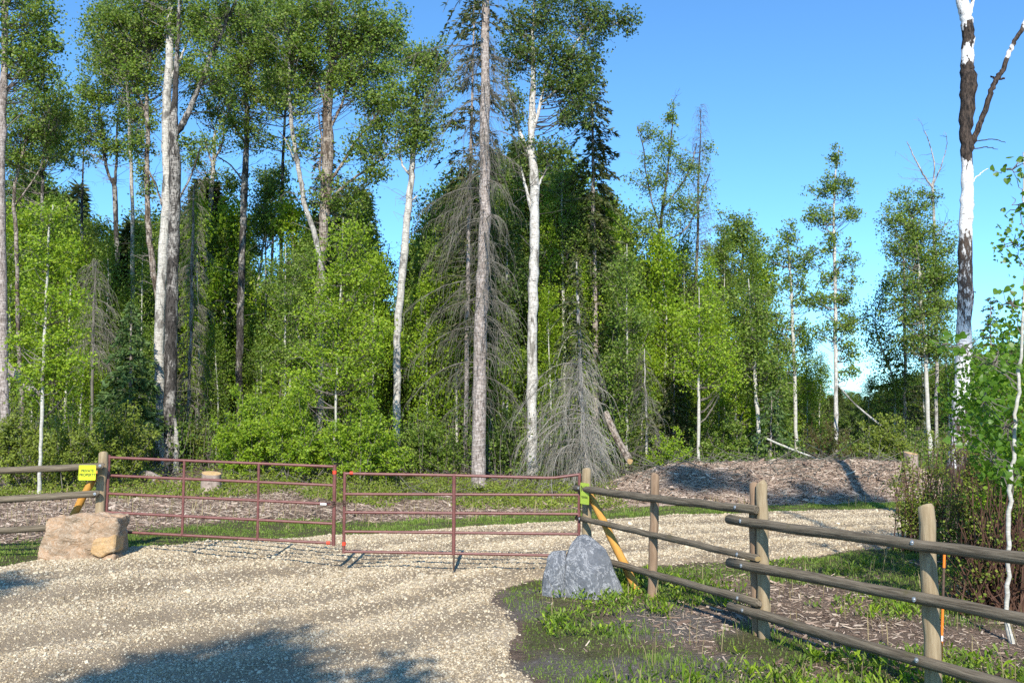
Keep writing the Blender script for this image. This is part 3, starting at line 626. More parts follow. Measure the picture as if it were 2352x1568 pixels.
# ------------------------------------------------------------------ signs
def text_mesh(body, size, mat, bold=True):
    cu = bpy.data.curves.new('txt', 'FONT'); cu.body = body; cu.size = size; cu.align_x = 'CENTER'; cu.align_y = 'CENTER'; cu.extrude = .0006; cu.space_line = .95
    cu.offset = .0012 if bold else .0
    ob = bpy.data.objects.new('txt', cu); COL.objects.link(ob); bpy.context.view_layer.update()
    me = bpy.data.meshes.new_from_object(ob.evaluated_get(bpy.context.evaluated_depsgraph_get())); bpy.data.objects.remove(ob); me.materials.clear(); me.materials.append(mat); return me
def sign(loc, wd, ht, mat, label, rotz, tilt, border=None):
    t = thing('sign', loc, label, 'sign'); t.rotation_euler = (R(90), tilt, rotz)
    bb = Buf(); r = .012; c = []
    for sx, sy, a0 in ((1, 1, 0), (-1, 1, 90), (-1, -1, 180), (1, -1, 270)):
        for a in (0, 45, 90): c.append((sx * (wd / 2 - r) + r * math.cos(R(a0 + a)), sy * (ht / 2 - r) + r * math.sin(R(a0 + a))))
    n = len(c); V = [(x_, y_, .003) for x_, y_ in c] + [(x_, y_, -.003) for x_, y_ in c] + [(0, 0, .003), (0, 0, -.003)]
    T = [(2 * n, i_, (i_ + 1) % n) for i_ in range(n)] + [(2 * n + 1, n + (i_ + 1) % n, n + i_) for i_ in range(n)]
    Qd = [(i_, n + i_, n + (i_ + 1) % n, (i_ + 1) % n) for i_ in range(n)]
    bb.add(V, Q=Qd, T=T); link('panel', bb.mesh('panel', [mat]), t)
    return t
c = P(200.5, 1085, 14.12)
s1 = sign((c[0], c[1], c[2]), .27, .235, MAT['sign'], 'yellow PRIVATE PROPERTY sign screwed to the left fence rail', 0, 0)
for body, yy in (('PRIVATE', .028), ('PROPERTY', -.036)):
    o = link('lettering', text_mesh(body, .062, MAT['ink']), s1, loc=(.004, yy, .0045)); o.scale = (.86, 1, 1)
c = P(1343, 1133, 14.23)
s2 = sign((c[0] , c[1] , c[2]), .20, .335, MAT['sign_green'], 'small green-yellow NO TRESPASSING sign on the right gate post', R(-52), R(1.5))
o = link('lettering', text_mesh('NO', .125, MAT['ink']), s2, loc=(0, .07, .0045)); o.scale = (.85, 1, 1)
o = link('lettering', text_mesh('TRESPASSING', .034, MAT['ink'], False), s2, loc=(0, -.06, .0045)); o.scale = (.74, 1.5, 1)
# ------------------------------------------------------------------ boulders
def slab(name, outline, Y, depth, mat, parent, vox=.03, rough=.05, seed=0, back=.8, lean=0.0, bev=.03):
    """stone from a front outline: given its own thickness, re-meshed and weathered"""
    fr = np.array([P(x_, y_, Y) for x_, y_ in outline]); c = fr.mean(0)
    bk = c + (fr - c) * np.array([back, 1, .93]); bk[:, 1] = Y + depth; bk[:, 2] = np.minimum(bk[:, 2], fr[:, 2].max() * .97)
    zmin = fr[:, 2].min()
    bk[:, 0] += 0; fr[:, 1] += lean * (fr[:, 2] - zmin)
    bm = bmesh.new(); vf = [bm.verts.new(v) for v in fr]; vb = [bm.verts.new(v) for v in bk]; n = len(vf)
    bm.faces.new(vf); bm.faces.new(vb[::-1])
    for i_ in range(n): bm.faces.new((vf[(i_ + 1) % n], vf[i_], vb[i_], vb[(i_ + 1) % n]))
    bmesh.ops.recalc_face_normals(bm, faces=bm.faces); bmesh.ops.bevel(bm, geom=bm.edges[:], offset=bev, segments=2, affect='EDGES', clamp_overlap=True)
    bmesh.ops.triangulate(bm, faces=bm.faces); me = bpy.data.meshes.new('tmp'); bm.to_mesh(me); bm.free()
    return weather(name, me, mat, parent, vox, rough, seed)
def weather(name, me, mat, parent, vox, rough, seed):
    ob = bpy.data.objects.new('tmp', me); COL.objects.link(ob); md = ob.modifiers.new('r', 'REMESH'); md.mode = 'VOXEL'; md.voxel_size = vox
    bpy.context.view_layer.update(); m2 = bpy.data.meshes.new_from_object(ob.evaluated_get(bpy.context.evaluated_depsgraph_get())); bpy.data.objects.remove(ob)
    nv = len(m2.vertices); co = np.zeros(nv * 3, np.float32); m2.vertices.foreach_get('co', co); co = co.reshape(-1, 3).astype(float)
    no = np.zeros(nv * 3, np.float32); m2.vertices.foreach_get('normal', no); no = no.reshape(-1, 3)
    d = (vn3(co * 2.6, seed) - .5) * 1.3 + (np.abs(vn3(co * 6, seed + 1) - .5) - .22) * 1.0 + (vn3(co * 15, seed + 2) - .5) * .35
    st = np.floor(vn3(co * np.array([3, 3, 7.0]), seed + 5) * 4) / 4 - .4
    co += no * ((d + .5 * st) * rough)[:, None] - np.asarray(parent.location)
    m2.vertices.foreach_set('co', co.astype(np.float32).ravel()); m2.materials.clear(); m2.materials.append(mat); m2.update()
    m2.polygons.foreach_set('use_smooth', np.zeros(len(m2.polygons), bool))
    return link(name, m2, parent)
def cv(pts, ox, oy, s): return [((ox + a * s) / 1.3061, (oy + c_ * s) / 1.3061) for a, c_ in pts]
YB = 13.75
bl = P(170, 1292, YB); rk = thing('boulder', (bl[0], YB, bl[2]), 'blocky tan sandstone boulder in front of the left gate post', 'boulder')
slab('block', cv([(430, 1500), (425, 1260), (480, 1150), (520, 1080), (510, 980), (530, 900), (660, 888), (1000, 895), (1370, 915), (1376, 990), (1352, 1080), (1340, 1240), (1335, 1500), (900, 1520)], 0, 1320, .2552), YB, .75, MAT['rock_tan'], rk, .018, .075, 3, bev=.012)
slab('flake', cv([(1050, 1290), (1085, 1185), (1140, 1150), (1260, 1148), (1352, 1108), (1350, 1320), (1240, 1345), (1190, 1395), (1120, 1375), (1045, 1335)], 0, 1320, .2552), YB - .075, .35, MAT['rock_amber'], rk, .018, .02, 9, .95, bev=.02)
slab('flake', cv([(945, 1500), (962, 1372), (1030, 1350), (1120, 1392), (1185, 1412), (1240, 1372), (1345, 1340), (1338, 1500)], 0, 1320, .2552), YB - .06, .35, MAT['rock_tan'], rk, .018, .02, 14, .95, bev=.02)
def hull_rock(name, pts, ox, oy, s, Y, mat, parent, vox, rough, seed):
    bm = bmesh.new()
    for a, c_, dy in pts:
        q = P((ox + a * s) / 1.3061, (oy + c_ * s) / 1.3061, Y); bm.verts.new((q[0], Y + dy, q[2]))
    r_ = bmesh.ops.convex_hull(bm, input=bm.verts[:]); me = bpy.data.meshes.new('tmp'); bm.to_mesh(me); bm.free()
    return weather(name, me, mat, parent, vox, rough, seed)
YB2 = 12.75
bl = P(1340, 1362, YB2); rk = thing('boulder', (bl[0], YB2, 0), 'pointed blue-grey boulder with white veins in front of the right gate post', 'boulder')
hull_rock('block', [(290, 1560, -.02), (500, 1560, -.25), (680, 1570, -.34), (990, 1550, -.05), (316, 1250, .0), (338, 1085, .06), (395, 965, .18), (478, 872, .34), (560, 862, .36), (640, 905, .28), (750, 990, .12), (800, 1110, .04), (872, 1320, -.06), (600, 1200, -.16), (540, 880, .5), (690, 1000, .5), (320, 1500, .75), (960, 1540, .6), (380, 1050, .55), (860, 1320, .42)], 1600, 1360, .2933, YB2, MAT['rock_grey'], rk, .02, .022, 21)
hull_rock('side_slab', [(85, 1520, .05), (200, 1530, -.12), (292, 1530, -.05), (106, 1260, .08), (150, 1065, .14), (205, 1018, .2), (348, 1012, .2), (336, 1120, .05), (305, 1300, -.02), (230, 1180, -.03), (110, 1500, .5), (290, 1500, .5), (180, 1080, .45), (330, 1040, .45)], 1600, 1360, .2933, YB2, MAT['rock_grey'], rk, .02, .03, 33)
# ------------------------------------------------------------------ survey stake, stumps, logs
sb = np.array([(2163 - 1176) / F * 8.6, 8.6]); st = thing('marker_stake', (sb[0], sb[1], 0), 'thin orange and white survey stake behind the fence at the right', 'stake')
a, c = P(2160, 1600, 8.6), P(2169, 1272, 8.6); a = np.array([a[0], a[1], -.05])
for t0, t1, mt in ((0, .36, 'stake'), (.36, .40, 'white'), (.40, .62, 'stake'), (.62, .68, 'white'), (.68, .90, 'chain'), (.90, 1, 'stake')):
    bar('band', st, [a * (1 - t0) + c * t0, a * (1 - t1) + c * t1], .013, MAT[mt], 8)
def stump(px, pybase, pytop, wpx, Y, label, seed, name='tree_stump'):
    base = P(px, pybase, Y); z0 = hz(base[0], Y); r = M(wpx, Y) / 2; top = P(px, pytop, Y)[2]; t = thing(name, (base[0], Y, z0), label, 'stump')
    rg = np.random.default_rng(seed); h_ = top - z0; k = 9; zz = np.linspace(-.1, h_, k); fl = 1 + .35 * np.exp(-np.maximum(zz, 0) / .12)
    n = 22; an = np.arange(n) * 2 * np.pi / n; lob = 1 + .07 * np.sin(3 * an + 1) + .05 * np.sin(5 * an + seed)
    V = np.stack([(r * fl[:, None] * lob[None] * (1 + .03 * rg.normal(size=(k, n)))) * np.cos(an), (r * fl[:, None] * lob[None]) * np.sin(an), np.repeat(zz[:, None], n, 1)], -1)
    V[-1, :, 2] += .05 * np.cos(an - 2.2); bb = Buf(); i_ = np.arange(k - 1)[:, None] * n; j_ = np.arange(n)[None]; j2 = (j_ + 1) % n
    bb.add(V.reshape(-1, 3), Q=np.stack([i_ + j_, i_ + j2, i_ + n + j2, i_ + n + j_], -1).reshape(-1, 4)); link('trunk', bb.mesh('stump', [MAT['stump']], smooth=(0,)), t)
    bb = Buf(); c = np.vstack([[0, 0, h_ + .01], V[-1] * .985 + np.array([0, 0, .004])]); bb.add(c, T=[(0, 1 + q, 1 + (q + 1) % n) for q in range(n)]); link('cut_face', bb.mesh('cut', [MAT['cut']]), t)
stump(483, 1146, 1086, 43, 26, 'tall sawn-off tree stump seen through the left gate leaf', 4)
stump(2093, 1062, 1040, 30, 30, 'reddish broken stump on the right end of the chip mound', 6)
def log(a, b_, r, mat, label, seed, name='fallen_log', cat='log', taper=.85, cut='cut', bow=.1):
    t = thing(name, a, label, cat); pole('trunk', a, b_, r, MAT[mat], t, MAT[cut], seed=seed, taper=taper, bow=bow); return t
log(P(365, 1104, 27.5), P(300, 1090, 29.5), .16, 'spruce', 'sawn log with an orange cut end lying behind the left gate leaf', 1)
log(P(404, 1135, 26.6), P(392, 1128, 27.6), .13, 'stump', 'small reddish log end on the ground left of the tall stump', 2)
log(P(1447, 1058, 30.5), P(1392, 948, 32), .15, 'peeling', 'snapped orange-brown trunk leaning at the left end of the chip mound', 3, 'leaning_trunk')
log(P(2060, 1002, 33), P(1925, 885, 35), .05, 'aspen_grey', 'bare pale pole leaning diagonally across the gap on the right', 4, 'leaning_trunk', taper=.5, bow=.25)
log(P(-10, 815, 31), P(88, 905, 31), .16, 'spruce', 'grey trunk leaning down to the right at the far left edge', 5, 'leaning_trunk')
log(P(1420, 1180, 25), P(1452, 1176, 25.2), .03, 'cut', 'tiny pale splinter of wood lying on the ground behind the fence', 6)
log(P(1755, 1004, 33), P(1905, 1062, 31.4), .05, 'aspen_clean', 'slender fallen pole lying across the brush on top of the mound', 7, taper=.6, bow=.2)
# ------------------------------------------------------------------ trees
def to3(pts, Y, rng=None, wob=0.0):
    out = []
    for q in pts:
        yy = Y + (q[3] if len(q) > 3 else 0); v = P(q[0], q[1], yy); out.append((v[0], v[1], v[2], M(q[2], yy) * .43))
    return np.array(out)
def stem_mesh(buf, p4_, sides, m, rng, base=None, rough=.05, n=6):
    s = spline(p4_, n)
    if base is not None:                      # carry the stem into the ground with a root flare
        z0 = base - .12
        if s[0, 2] > z0 + .3:
            k = max(3, int((s[0, 2] - z0) / .5)); t = np.linspace(0, 1, k, endpoint=False)[:, None]
            s = np.vstack([np.array([s[0, 0], s[0, 1], z0, s[0, 3] * 1.08]) * (1 - t) + s[0] * t, s])
        zz = s[:, 2] - base; s[:, 3] *= 1 + .45 * np.exp(-np.maximum(zz, 0) / .22)
    s[:, :2] += rng.normal(0, .012, (len(s), 2)) ; s[:, 3] *= 1 + .04 * rng.normal(size=len(s))
    tubes(buf, s[None, :, :3], np.maximum(s[None, :, 3], .006), sides, m, rough=rough, rng=rng); return s
NT = [0]
def crown_fill(buf, blobs, Y, skel, rng, ls, lai, rr=.5, thick=.8, lm=1, tm=0, zmin=None):
    """clumps of leaves spread through each lobe, each clump on a branch from the skeleton"""
    CC = []
    for bl in blobs:
        cx, cy_, rx, ry = bl[:4]; lo = bl[4] if len(bl) > 4 else 1.0; dy = bl[5] if len(bl) > 5 else 0
        c = P(cx, cy_, Y + dy); a = M(rx, Y); h_ = M(ry, Y); dpt = thick * .5 * (a + min(a, h_))
        nleaf = int(np.pi * a * h_ * 1.12 * lai * lo / (.38 * ls * ls)); ncl = max(4, int(nleaf / 75))
        u = unit(rng.normal(size=(ncl, 3))) * (rng.random(ncl) ** .45)[:, None]
        cc = c + u * np.array([a, dpt, h_]); 
        if zmin is not None: cc[:, 2] = np.maximum(cc[:, 2], zmin + .15)
        CC.append(np.hstack([cc, np.full((ncl, 1), nleaf / ncl), np.full((ncl, 1), min(rr, .6 * min(a, h_) + .15))]))
    CC = np.vstack(CC); cl = CC[:, :3]
    # branches
    d = cl[:, None, :] - skel[None, :, :3]; hd = np.hypot(d[..., 0], d[..., 1]); cost = (np.linalg.norm(d, axis=2) + 2.5 * np.maximum(0, hd * .35 - d[..., 2])) * rng.uniform(.75, 1.5, hd.shape)
    j = cost.argmin(1); A = skel[j, :3]; r0 = np.clip(skel[j, 3] * .3, .005, .018); Dv = cl - A; Ln = np.linalg.norm(Dv, axis=1)
    t = np.linspace(0, 1, 5)[None, :, None]; bend = np.stack([0 * Ln, 0 * Ln, .12 * Ln], 1)[:, None, :]
    Pn = A[:, None] + Dv[:, None] * t - bend * np.sin(t * np.pi) + rng.normal(0, .05, (len(cl), 5, 3)) * np.minimum(1, Ln)[:, None, None] * np.sin(t * np.pi)
    Rn = (r0[:, None] * (1 - .8 * t[..., 0])) + .004; tubes(buf, Pn, Rn, 3, tm)
    # twigs and leaves
    for q in range(len(cl)):
        n = int(CC[q, 3]); r = CC[q, 4]; k = 6; e = unit(rng.normal(size=(k, 3)) + np.array([0, 0, .2])) * r * rng.uniform(.6, 1.25, (k, 1)); e[:, 2] *= .75
        tubes(buf, np.stack([np.broadcast_to(cl[q], (3, 3)), cl[q] + e[:3]], 1), np.tile(np.array([.007, .003]), (3, 1)), 3, tm)
        w_ = rng.integers(0, k, n); s = rng.random(n) ** .6
        L_ = cl[q] + e[w_] * s[:, None] + rng.normal(0, .2 * r, (n, 3)); leaf_tris(buf, L_, ls, rng, lm)
def tree(label, Y, trunk, limbs=(), blobs=(), bark='aspen', leaf='leaf_mid', ls=.095, lai=2.0, name='aspen_tree', cat='tree', group=None, rr=.58, thick=.95, sides=10, seed=None, bare=0, twigm='twig'):
    NT[0] += 1; rng = np.random.default_rng(seed or NT[0] * 13 + 5); s4 = to3(trunk, Y); x0 = s4[0, 0]; z0 = hz(x0, Y)
    t = thing(name, (x0, Y, z0), label, cat, group); o3 = (x0, Y, z0)
    bb = Buf(); sk = [stem_mesh(bb, s4, sides, 0, rng, z0)]
    for lm in limbs: sk.append(stem_mesh(bb, to3(lm, Y), max(6, sides - 3), 0, rng))
    link('trunk', bb.mesh('trunk', [MAT[bark]], origin=o3, smooth=(0,)), t)
    skel = np.vstack(sk)
    if blobs or bare:
        bb = Buf()
        if blobs:
            lowest = min(P(b_[0], b_[1] + b_[3], Y)[2] for b_ in blobs)
            cand = skel[skel[:, 2] > lowest - 2.5]; crown_fill(bb, blobs, Y, cand if len(cand) > 2 else skel, rng, ls, lai, rr, thick, zmin=z0)
        if bare:                                   # dead side twigs
            ii = rng.integers(0, len(skel), bare); A = skel[ii, :3]; A_ok = A[:, 2] > z0 + 1; A = A[A_ok]; k = len(A)
            an = rng.uniform(0, 6.28, k); Ln = rng.uniform(.3, 1.3, k)[:, None]; D = np.stack([np.cos(an), np.sin(an), rng.uniform(-.1, .6, k)], 1)
            tt = np.linspace(0, 1, 5)[None, :, None]; Pn = A[:, None] + D[:, None] * Ln[:, None] * tt + rng.normal(0, .03, (k, 5, 3)) * tt
            tubes(bb, Pn, np.tile(np.linspace(.014, .004, 5), (k, 1)), 3, 0)
            m2 = rng.integers(0, k, k * 3); s0 = Pn[m2, rng.integers(1, 5, k * 3)]; D2 = unit(rng.normal(size=(k * 3, 3)) + D[m2]) * rng.uniform(.15, .5, (k * 3, 1))
            tubes(bb, np.stack([s0, s0 + D2 * .5 + rng.normal(0, .02, D2.shape), s0 + D2], 1), np.tile(np.array([.006, .005, .003]), (k * 3, 1)), 3, 0)
        link('crown', bb.mesh('crown', [MAT[twigm], MAT[leaf]], origin=o3), t)
    return t
def conifer(label, Y, trunk, ytop, ybot, hw, bark='spruce', mat='needle', live=1.0, dead=0.0, name='spruce_tree', droop=.55, step=.3, per=7, seed=None, tipw=.05, twl=.55, twn=9, shape=.8, dead_below=None, lean_in=0, sp_l=.22, dead_len=1.0, rise=.1, lmin=.45, lpow=1.0, twr=.0065, asym=0, dm='dead_twig'):
    """whorled tree; green sprays where alive, hanging grey twigs where dead"""
    NT[0] += 1; rng = np.random.default_rng(seed or NT[0] * 13 + 5); s4 = to3(trunk, Y); x0 = s4[0, 0]; z0 = hz(x0, Y)
    t = thing(name, (x0, Y, z0), label, 'tree'); o3 = (x0, Y, z0); bb = Buf(); sk = stem_mesh(bb, s4, 11, 0, rng, z0)
    link('trunk', bb.mesh('trunk', [MAT[bark]], origin=o3, smooth=(0,)), t)
    zt = P(x0, ytop, Y)[2]; zb = max(z0 + .25, P(x0, ybot, Y)[2]); H = zt - zb; wmax = M(hw, Y)
    zd = P(x0, dead_below, Y)[2] if dead_below is not None else None
    zs = np.arange(zb, zt, step); nb = len(zs) * per; zz = np.repeat(zs, per) + rng.uniform(-step * .5, step * .5, nb); zz = np.clip(zz, zb, zt - .02)
    f = (zt - zz) / H; Ln = (tipw * H * .3 + wmax * np.clip(f, 0, 1) ** shape) * (lmin + (1.12 - lmin) * rng.random(nb) ** lpow)
    an = rng.uniform(0, 2 * np.pi, nb); D = np.stack([np.cos(an), np.sin(an), np.zeros(nb)], 1)
    so_ = np.argsort(sk[:, 2]); A = np.stack([np.interp(zz, sk[so_, 2], sk[so_, i_]) for i_ in range(3)], 1); A[:, 2] = zz
    dr = droop * rng.uniform(.35, 1.5, nb); cvr = rng.normal(0, .18, nb); SD = np.stack([-np.sin(an), np.cos(an), np.zeros(nb)], 1); Ln = Ln * (1 - asym * np.cos(an))
    isdead = (zz < zd + rng.normal(0, .25, nb)) if zd is not None else (rng.random(nb) < dead)
    Ln = np.where(isdead, Ln * dead_len, Ln)
    tt = np.linspace(0, 1, 7)[None, :, None]; up = np.array([0, 0, 1.0])
    def pts(i_, tq):
        return A[i_][:, None] + D[i_][:, None] * (Ln[i_][:, None, None] * (tq - .12 * tq ** 2 * dr[i_][:, None, None])) + SD[i_][:, None] * (Ln[i_] * cvr[i_])[:, None, None] * tq ** 2 + up * (Ln[i_][:, None, None] * (rise * tq - dr[i_][:, None, None] * tq ** 2))
    allp = pts(np.arange(nb), tt); allp[:, :, 2] = np.maximum(allp[:, :, 2], z0 + .05)
    bb = Buf(); tubes(bb, allp + rng.normal(0, .012, allp.shape) * tt, (np.clip(Ln * .011, .006, .022)[:, None] * np.linspace(1, .3, 7)[None]), 4, 0)
    lv = np.where(~isdead)[0]
    if len(lv):
        ns = np.maximum(3, (Ln[lv] / .085 * live).astype(int)); rep = np.repeat(lv, ns); tq = rng.uniform(.12, 1.0, len(rep)) ** .8
        C = pts(rep, tq[:, None, None])[:, 0]; side = np.stack([-D[rep, 1], D[rep, 0], np.zeros(len(rep))], 1)
        for sgn in (-1, 1, 0):
            dv = D[rep] * rng.uniform(.3, 1, (len(rep), 1)) + side * sgn * rng.uniform(.4, 1.1, (len(rep), 1)) + up * rng.uniform(-.9, .15, (len(rep), 1)) * (1.0 if sgn else 1.6)
            needles(bb, C + rng.normal(0, .02, C.shape), dv, rng.uniform(.5, 1.3, len(rep)) * sp_l * (.45 + .55 * np.minimum(1, Ln[rep])), .065, rng, 1)
    dd = np.where(isdead)[0]
    if len(dd):
        ns = np.maximum(3, (Ln[dd] * twn).astype(int)); rep = np.repeat(dd, ns); tq = rng.uniform(.15, 1.0, len(rep)); C = pts(rep, tq[:, None, None])[:, 0]
        side = np.stack([-D[rep, 1], D[rep, 0], np.zeros(len(rep))], 1) * rng.choice([-1, 1], len(rep))[:, None]
        l2 = twl * rng.uniform(.3, 1.3, len(rep))[:, None]; q5 = np.linspace(0, 1, 5)[None, :, None]
        dv = unit(D[rep] * rng.uniform(.3, .9, (len(rep), 1)) + side * rng.uniform(.1, .8, (len(rep), 1)))
        tw = C[:, None] + dv[:, None] * (l2[:, None] * (q5 - .4 * q5 ** 2)) - up * (l2[:, None] * (.15 * q5 + .75 * q5 ** 2))
        tw[:, :, 2] = np.maximum(tw[:, :, 2], z0 + .03)
        tubes(bb, tw + rng.normal(0, .012, tw.shape) * q5, np.tile(np.linspace(twr, twr * .45, 5), (len(rep), 1)), 3, 2)
    link('crown', bb.mesh('crown', [MAT[dm], MAT[mat], MAT[dm]], origin=o3), t)
    return t
# --- front row, left to right
tree('furrowed grey trunk of the tall poplar cut by the left edge of the picture', 30, [(14, 1062, 25), (9, 900, 23), (6, 700, 23), (3, 500, 22), (4, 300, 21), (12, 120, 18), (10, -40, 16), (14, -180, 10)], [[(12, 20, 8), (60, -60, 6), (110, -150, 3)]],
     [(70, 40, 75, 60), (40, 130, 70, 60), (95, 110, 45, 60), (10, -60, 100, 80), (90, 190, 40, 40)], 'spruce', 'leaf_mid', name='poplar_tree', lai=2.6, bare=30)
tree('thin brown-barked poplar just right of the trunk at the left edge', 36, [(50, 930, 11), (42, 760, 10), (38, 560, 10), (33, 440, 9), (60, 320, 6)], [[(36, 470, 5), (85, 400, 4), (110, 330, 3)]],
     [(60, 270, 75, 70), (110, 320, 60, 60), (30, 360, 50, 50), (140, 240, 60, 50)], 'peeling', 'leaf_mid', lai=2.2, name='poplar_tree', bare=30)
tree('young white-stemmed aspen with fresh green leaves in front of the left shrubs', 25, [(91, 1092, 9), (96, 960, 9), (101, 800, 8), (107, 650, 7), (114, 520, 5), (122, 470, 3)], [],
     [(118, 500, 45, 40), (90, 580, 55, 40), (125, 600, 60, 40), (85, 690, 45, 40), (140, 700, 65, 45), (110, 790, 75, 40), (80, 870, 60, 40), (150, 850, 70, 45)], 'aspen_clean', 'leaf_bright', .075, 1.7, rr=.4, sides=8)
tree('dark poplar with a V-shaped fork standing left of the twin-trunked poplar', 44, [(276, 760, 14), (268, 560, 13), (264, 440, 13), (258, 410, 11)], [[(262, 430, 9), (243, 380, 8), (238, 310, 6), (225, 230, 4)], [(264, 430, 8), (268, 360, 7), (270, 280, 5), (285, 200, 3)]],
     [(235, 220, 70, 60), (290, 250, 50, 55), (190, 290, 60, 50), (215, 330, 60, 40), (265, 170, 80, 50), (300, 330, 40, 40)], 'poplar_dark', 'leaf_mid', .11, 2.1, 'poplar_tree', bare=40)
conifer('bare dead spruce with a dark thin stem against the sky on the left', 50, [(186, 700, 8), (188, 500, 7), (192, 330, 3)], 305, 640, 60, 'poplar_dark', dead=1, per=4, step=.45, droop=.15, twn=5, twl=.4, name='dead_spruce', rise=.2)
tree('leaning reddish-barked trunk left of the twin-trunked poplar', 33.5, [(372, 800, 16), (364, 690, 17), (352, 620, 16), (341, 520, 15), (337, 400, 13), (340, 300, 12), (336, 230, 10), (345, 120, 5)], [[(340, 390, 6), (360, 430, 5), (372, 470, 5)], [(339, 270, 5), (310, 200, 4), (290, 160, 3)]],
     [(300, 90, 75, 60), (350, 50, 60, 60), (265, 140, 50, 50), (325, 180, 60, 45), (240, 60, 60, 50), (330, 330, 30, 60, .8), (330, 420, 28, 40, .8)], 'peeling', 'leaf_mid', .095, 2.5, 'poplar_tree', bare=50)
tree('white-barked left trunk of the pair rising behind the left gate leaf', 33, [(383, 1060, 24), (372, 1000, 25), (366, 850, 25), (368, 700, 26), (377, 560, 26), (384, 430, 25), (382, 320, 24), (384, 220, 23), (390, 110, 20), (393, -20, 17), (400, -160, 10)], [[(386, 200, 7), (420, 120, 6), (450, 60, 4)]],
     [(400, 40, 60, 55, .6), (360, -30, 90, 60), (440, 60, 50, 50), (430, -40, 70, 60)], 'aspen', 'leaf_mid', lai=2.2, sides=14, bare=25)
tree('dark-barked right trunk of the pair with a long limb reaching up right', 32, [(394, 1092, 34), (391, 950, 32), (392, 800, 32), (396, 650, 32), (400, 500, 31), (402, 380, 30), (398, 300, 26), (402, 220, 16), (408, 120, 12), (412, 0, 8)], [[(402, 310, 17), (425, 275, 17), (446, 225, 14), (466, 180, 12), (482, 130, 11), (503, 90, 10), (522, 45, 9), (546, -8, 8), (560, -60, 5)], [(508, 42, 4), (545, 36, 3), (575, 34, 2)], [(404, 470, 6), (440, 400, 5), (460, 340, 3)]],
     [(470, 100, 60, 50, .7), (500, 180, 55, 60, .6), (450, 320, 60, 30, .7), (545, 20, 60, 50), (480, 30, 60, 40)], 'poplar_dark', 'leaf_mid', lai=2.0, name='poplar_tree', sides=14, bare=40)
tree('slim pale stem hugging the right side of the dark twin trunk', 31.5, [(405, 1092, 14), (406, 1020, 13), (402, 960, 8)], [], [], 'aspen_grey')
conifer('thin dead spruce with tangled grey boughs right of the twin trunks', 36, [(432, 960, 9), (438, 800, 9), (441, 620, 8), (446, 420, 4)], 380, 930, 62, 'peeling', dead=1, per=6, step=.28, droop=.75, twn=13, name='dead_spruce')
tree('grey poplar trunk standing behind the tangled dead spruce', 42, [(468, 930, 17), (470, 800, 16), (476, 640, 15), (482, 500, 14), (490, 380, 11), (494, 300, 7)], [[(490, 370, 7), (510, 330, 6), (515, 280, 4)], [(488, 380, 6), (470, 320, 5)]],
     [(490, 240, 60, 60), (440, 380, 50, 50, .7), (530, 330, 40, 40, .7), (520, 420, 50, 50, .8)], 'aspen_grey', 'leaf_mid', .11, 1.7, 'poplar_tree', bare=40)
tree('straight banded trunk of the tall aspen left of the bright shrubs', 38, [(552, 950, 19), (549, 860, 19), (553, 700, 19), (557, 560, 18), (562, 430, 18), (567, 300, 15), (566, 220, 12), (572, 120, 8), (580, 0, 6)], [[(563, 330, 7), (535, 280, 6), (515, 210, 4)], [(567, 255, 7), (600, 225, 6), (620, 190, 4)], [(562, 420, 5), (530, 380, 4), (500, 360, 3)]],
     [(570, 60, 90, 60), (600, 130, 80, 60), (530, 150, 60, 60), (560, 210, 80, 45), (620, 230, 45, 45), (590, 310, 40, 45, .8), (545, 280, 30, 30), (610, 20, 80, 50)], 'poplar_dark', 'leaf_mid', .1, 2.5, 'aspen_tree', bare=60)
tree('leaning white-and-brown trunk forking out left of the peeling poplar', 35.5, [(742, 640, 14), (725, 545, 14), (700, 470, 14), (690, 410, 13), (676, 330, 12), (668, 260, 11), (664, 180, 8), (668, 80, 5)], [[(688, 395, 5), (660, 330, 4), (640, 300, 3)]],
     [(660, 60, 70, 60), (690, 130, 60, 50), (650, 180, 50, 40), (680, 230, 40, 40, .8)], 'aspen_grey', 'leaf_mid', .1, 2.3, 'poplar_tree', bare=30)
tree('stout peeling poplar with stripped orange-brown wood left of centre', 36, [(736, 820, 22), (732, 700, 22), (742, 560, 24), (748, 430, 30), (754, 340, 30), (752, 250, 26), (760, 150, 20), (757, 60, 12), (765, -60, 8)], [[(756, 420, 9), (790, 370, 8), (820, 320, 6), (860, 280, 4)], [(755, 300, 8), (785, 240, 7), (800, 180, 5)], [(756, 460, 8), (800, 420, 7), (870, 370, 5), (905, 345, 3)], [(750, 260, 6), (735, 200, 6), (720, 150, 4)], [(758, 470, 6), (735, 400, 6), (740, 330, 5), (730, 260, 4)]],
     [(760, 30, 110, 70), (830, 90, 90, 70), (720, 120, 60, 60), (860, 180, 70, 70), (800, 200, 60, 60, .8), (870, 270, 55, 60), (840, 340, 60, 50), (880, 60, 70, 60), (690, 330, 40, 50, .7), (860, 390, 40, 35), (780, 440, 70, 50, .8)], 'peeling', 'leaf_mid', .1, 2.4, 'poplar_tree', sides=14, bare=80)
conifer('dark spruce behind the peeling poplar left of centre', 44, [(740, 900, 14), (745, 500, 9), (750, 250, 3)], 240, 760, 95, live=1.0, mat='needle', droop=.45, per=7, step=.4)
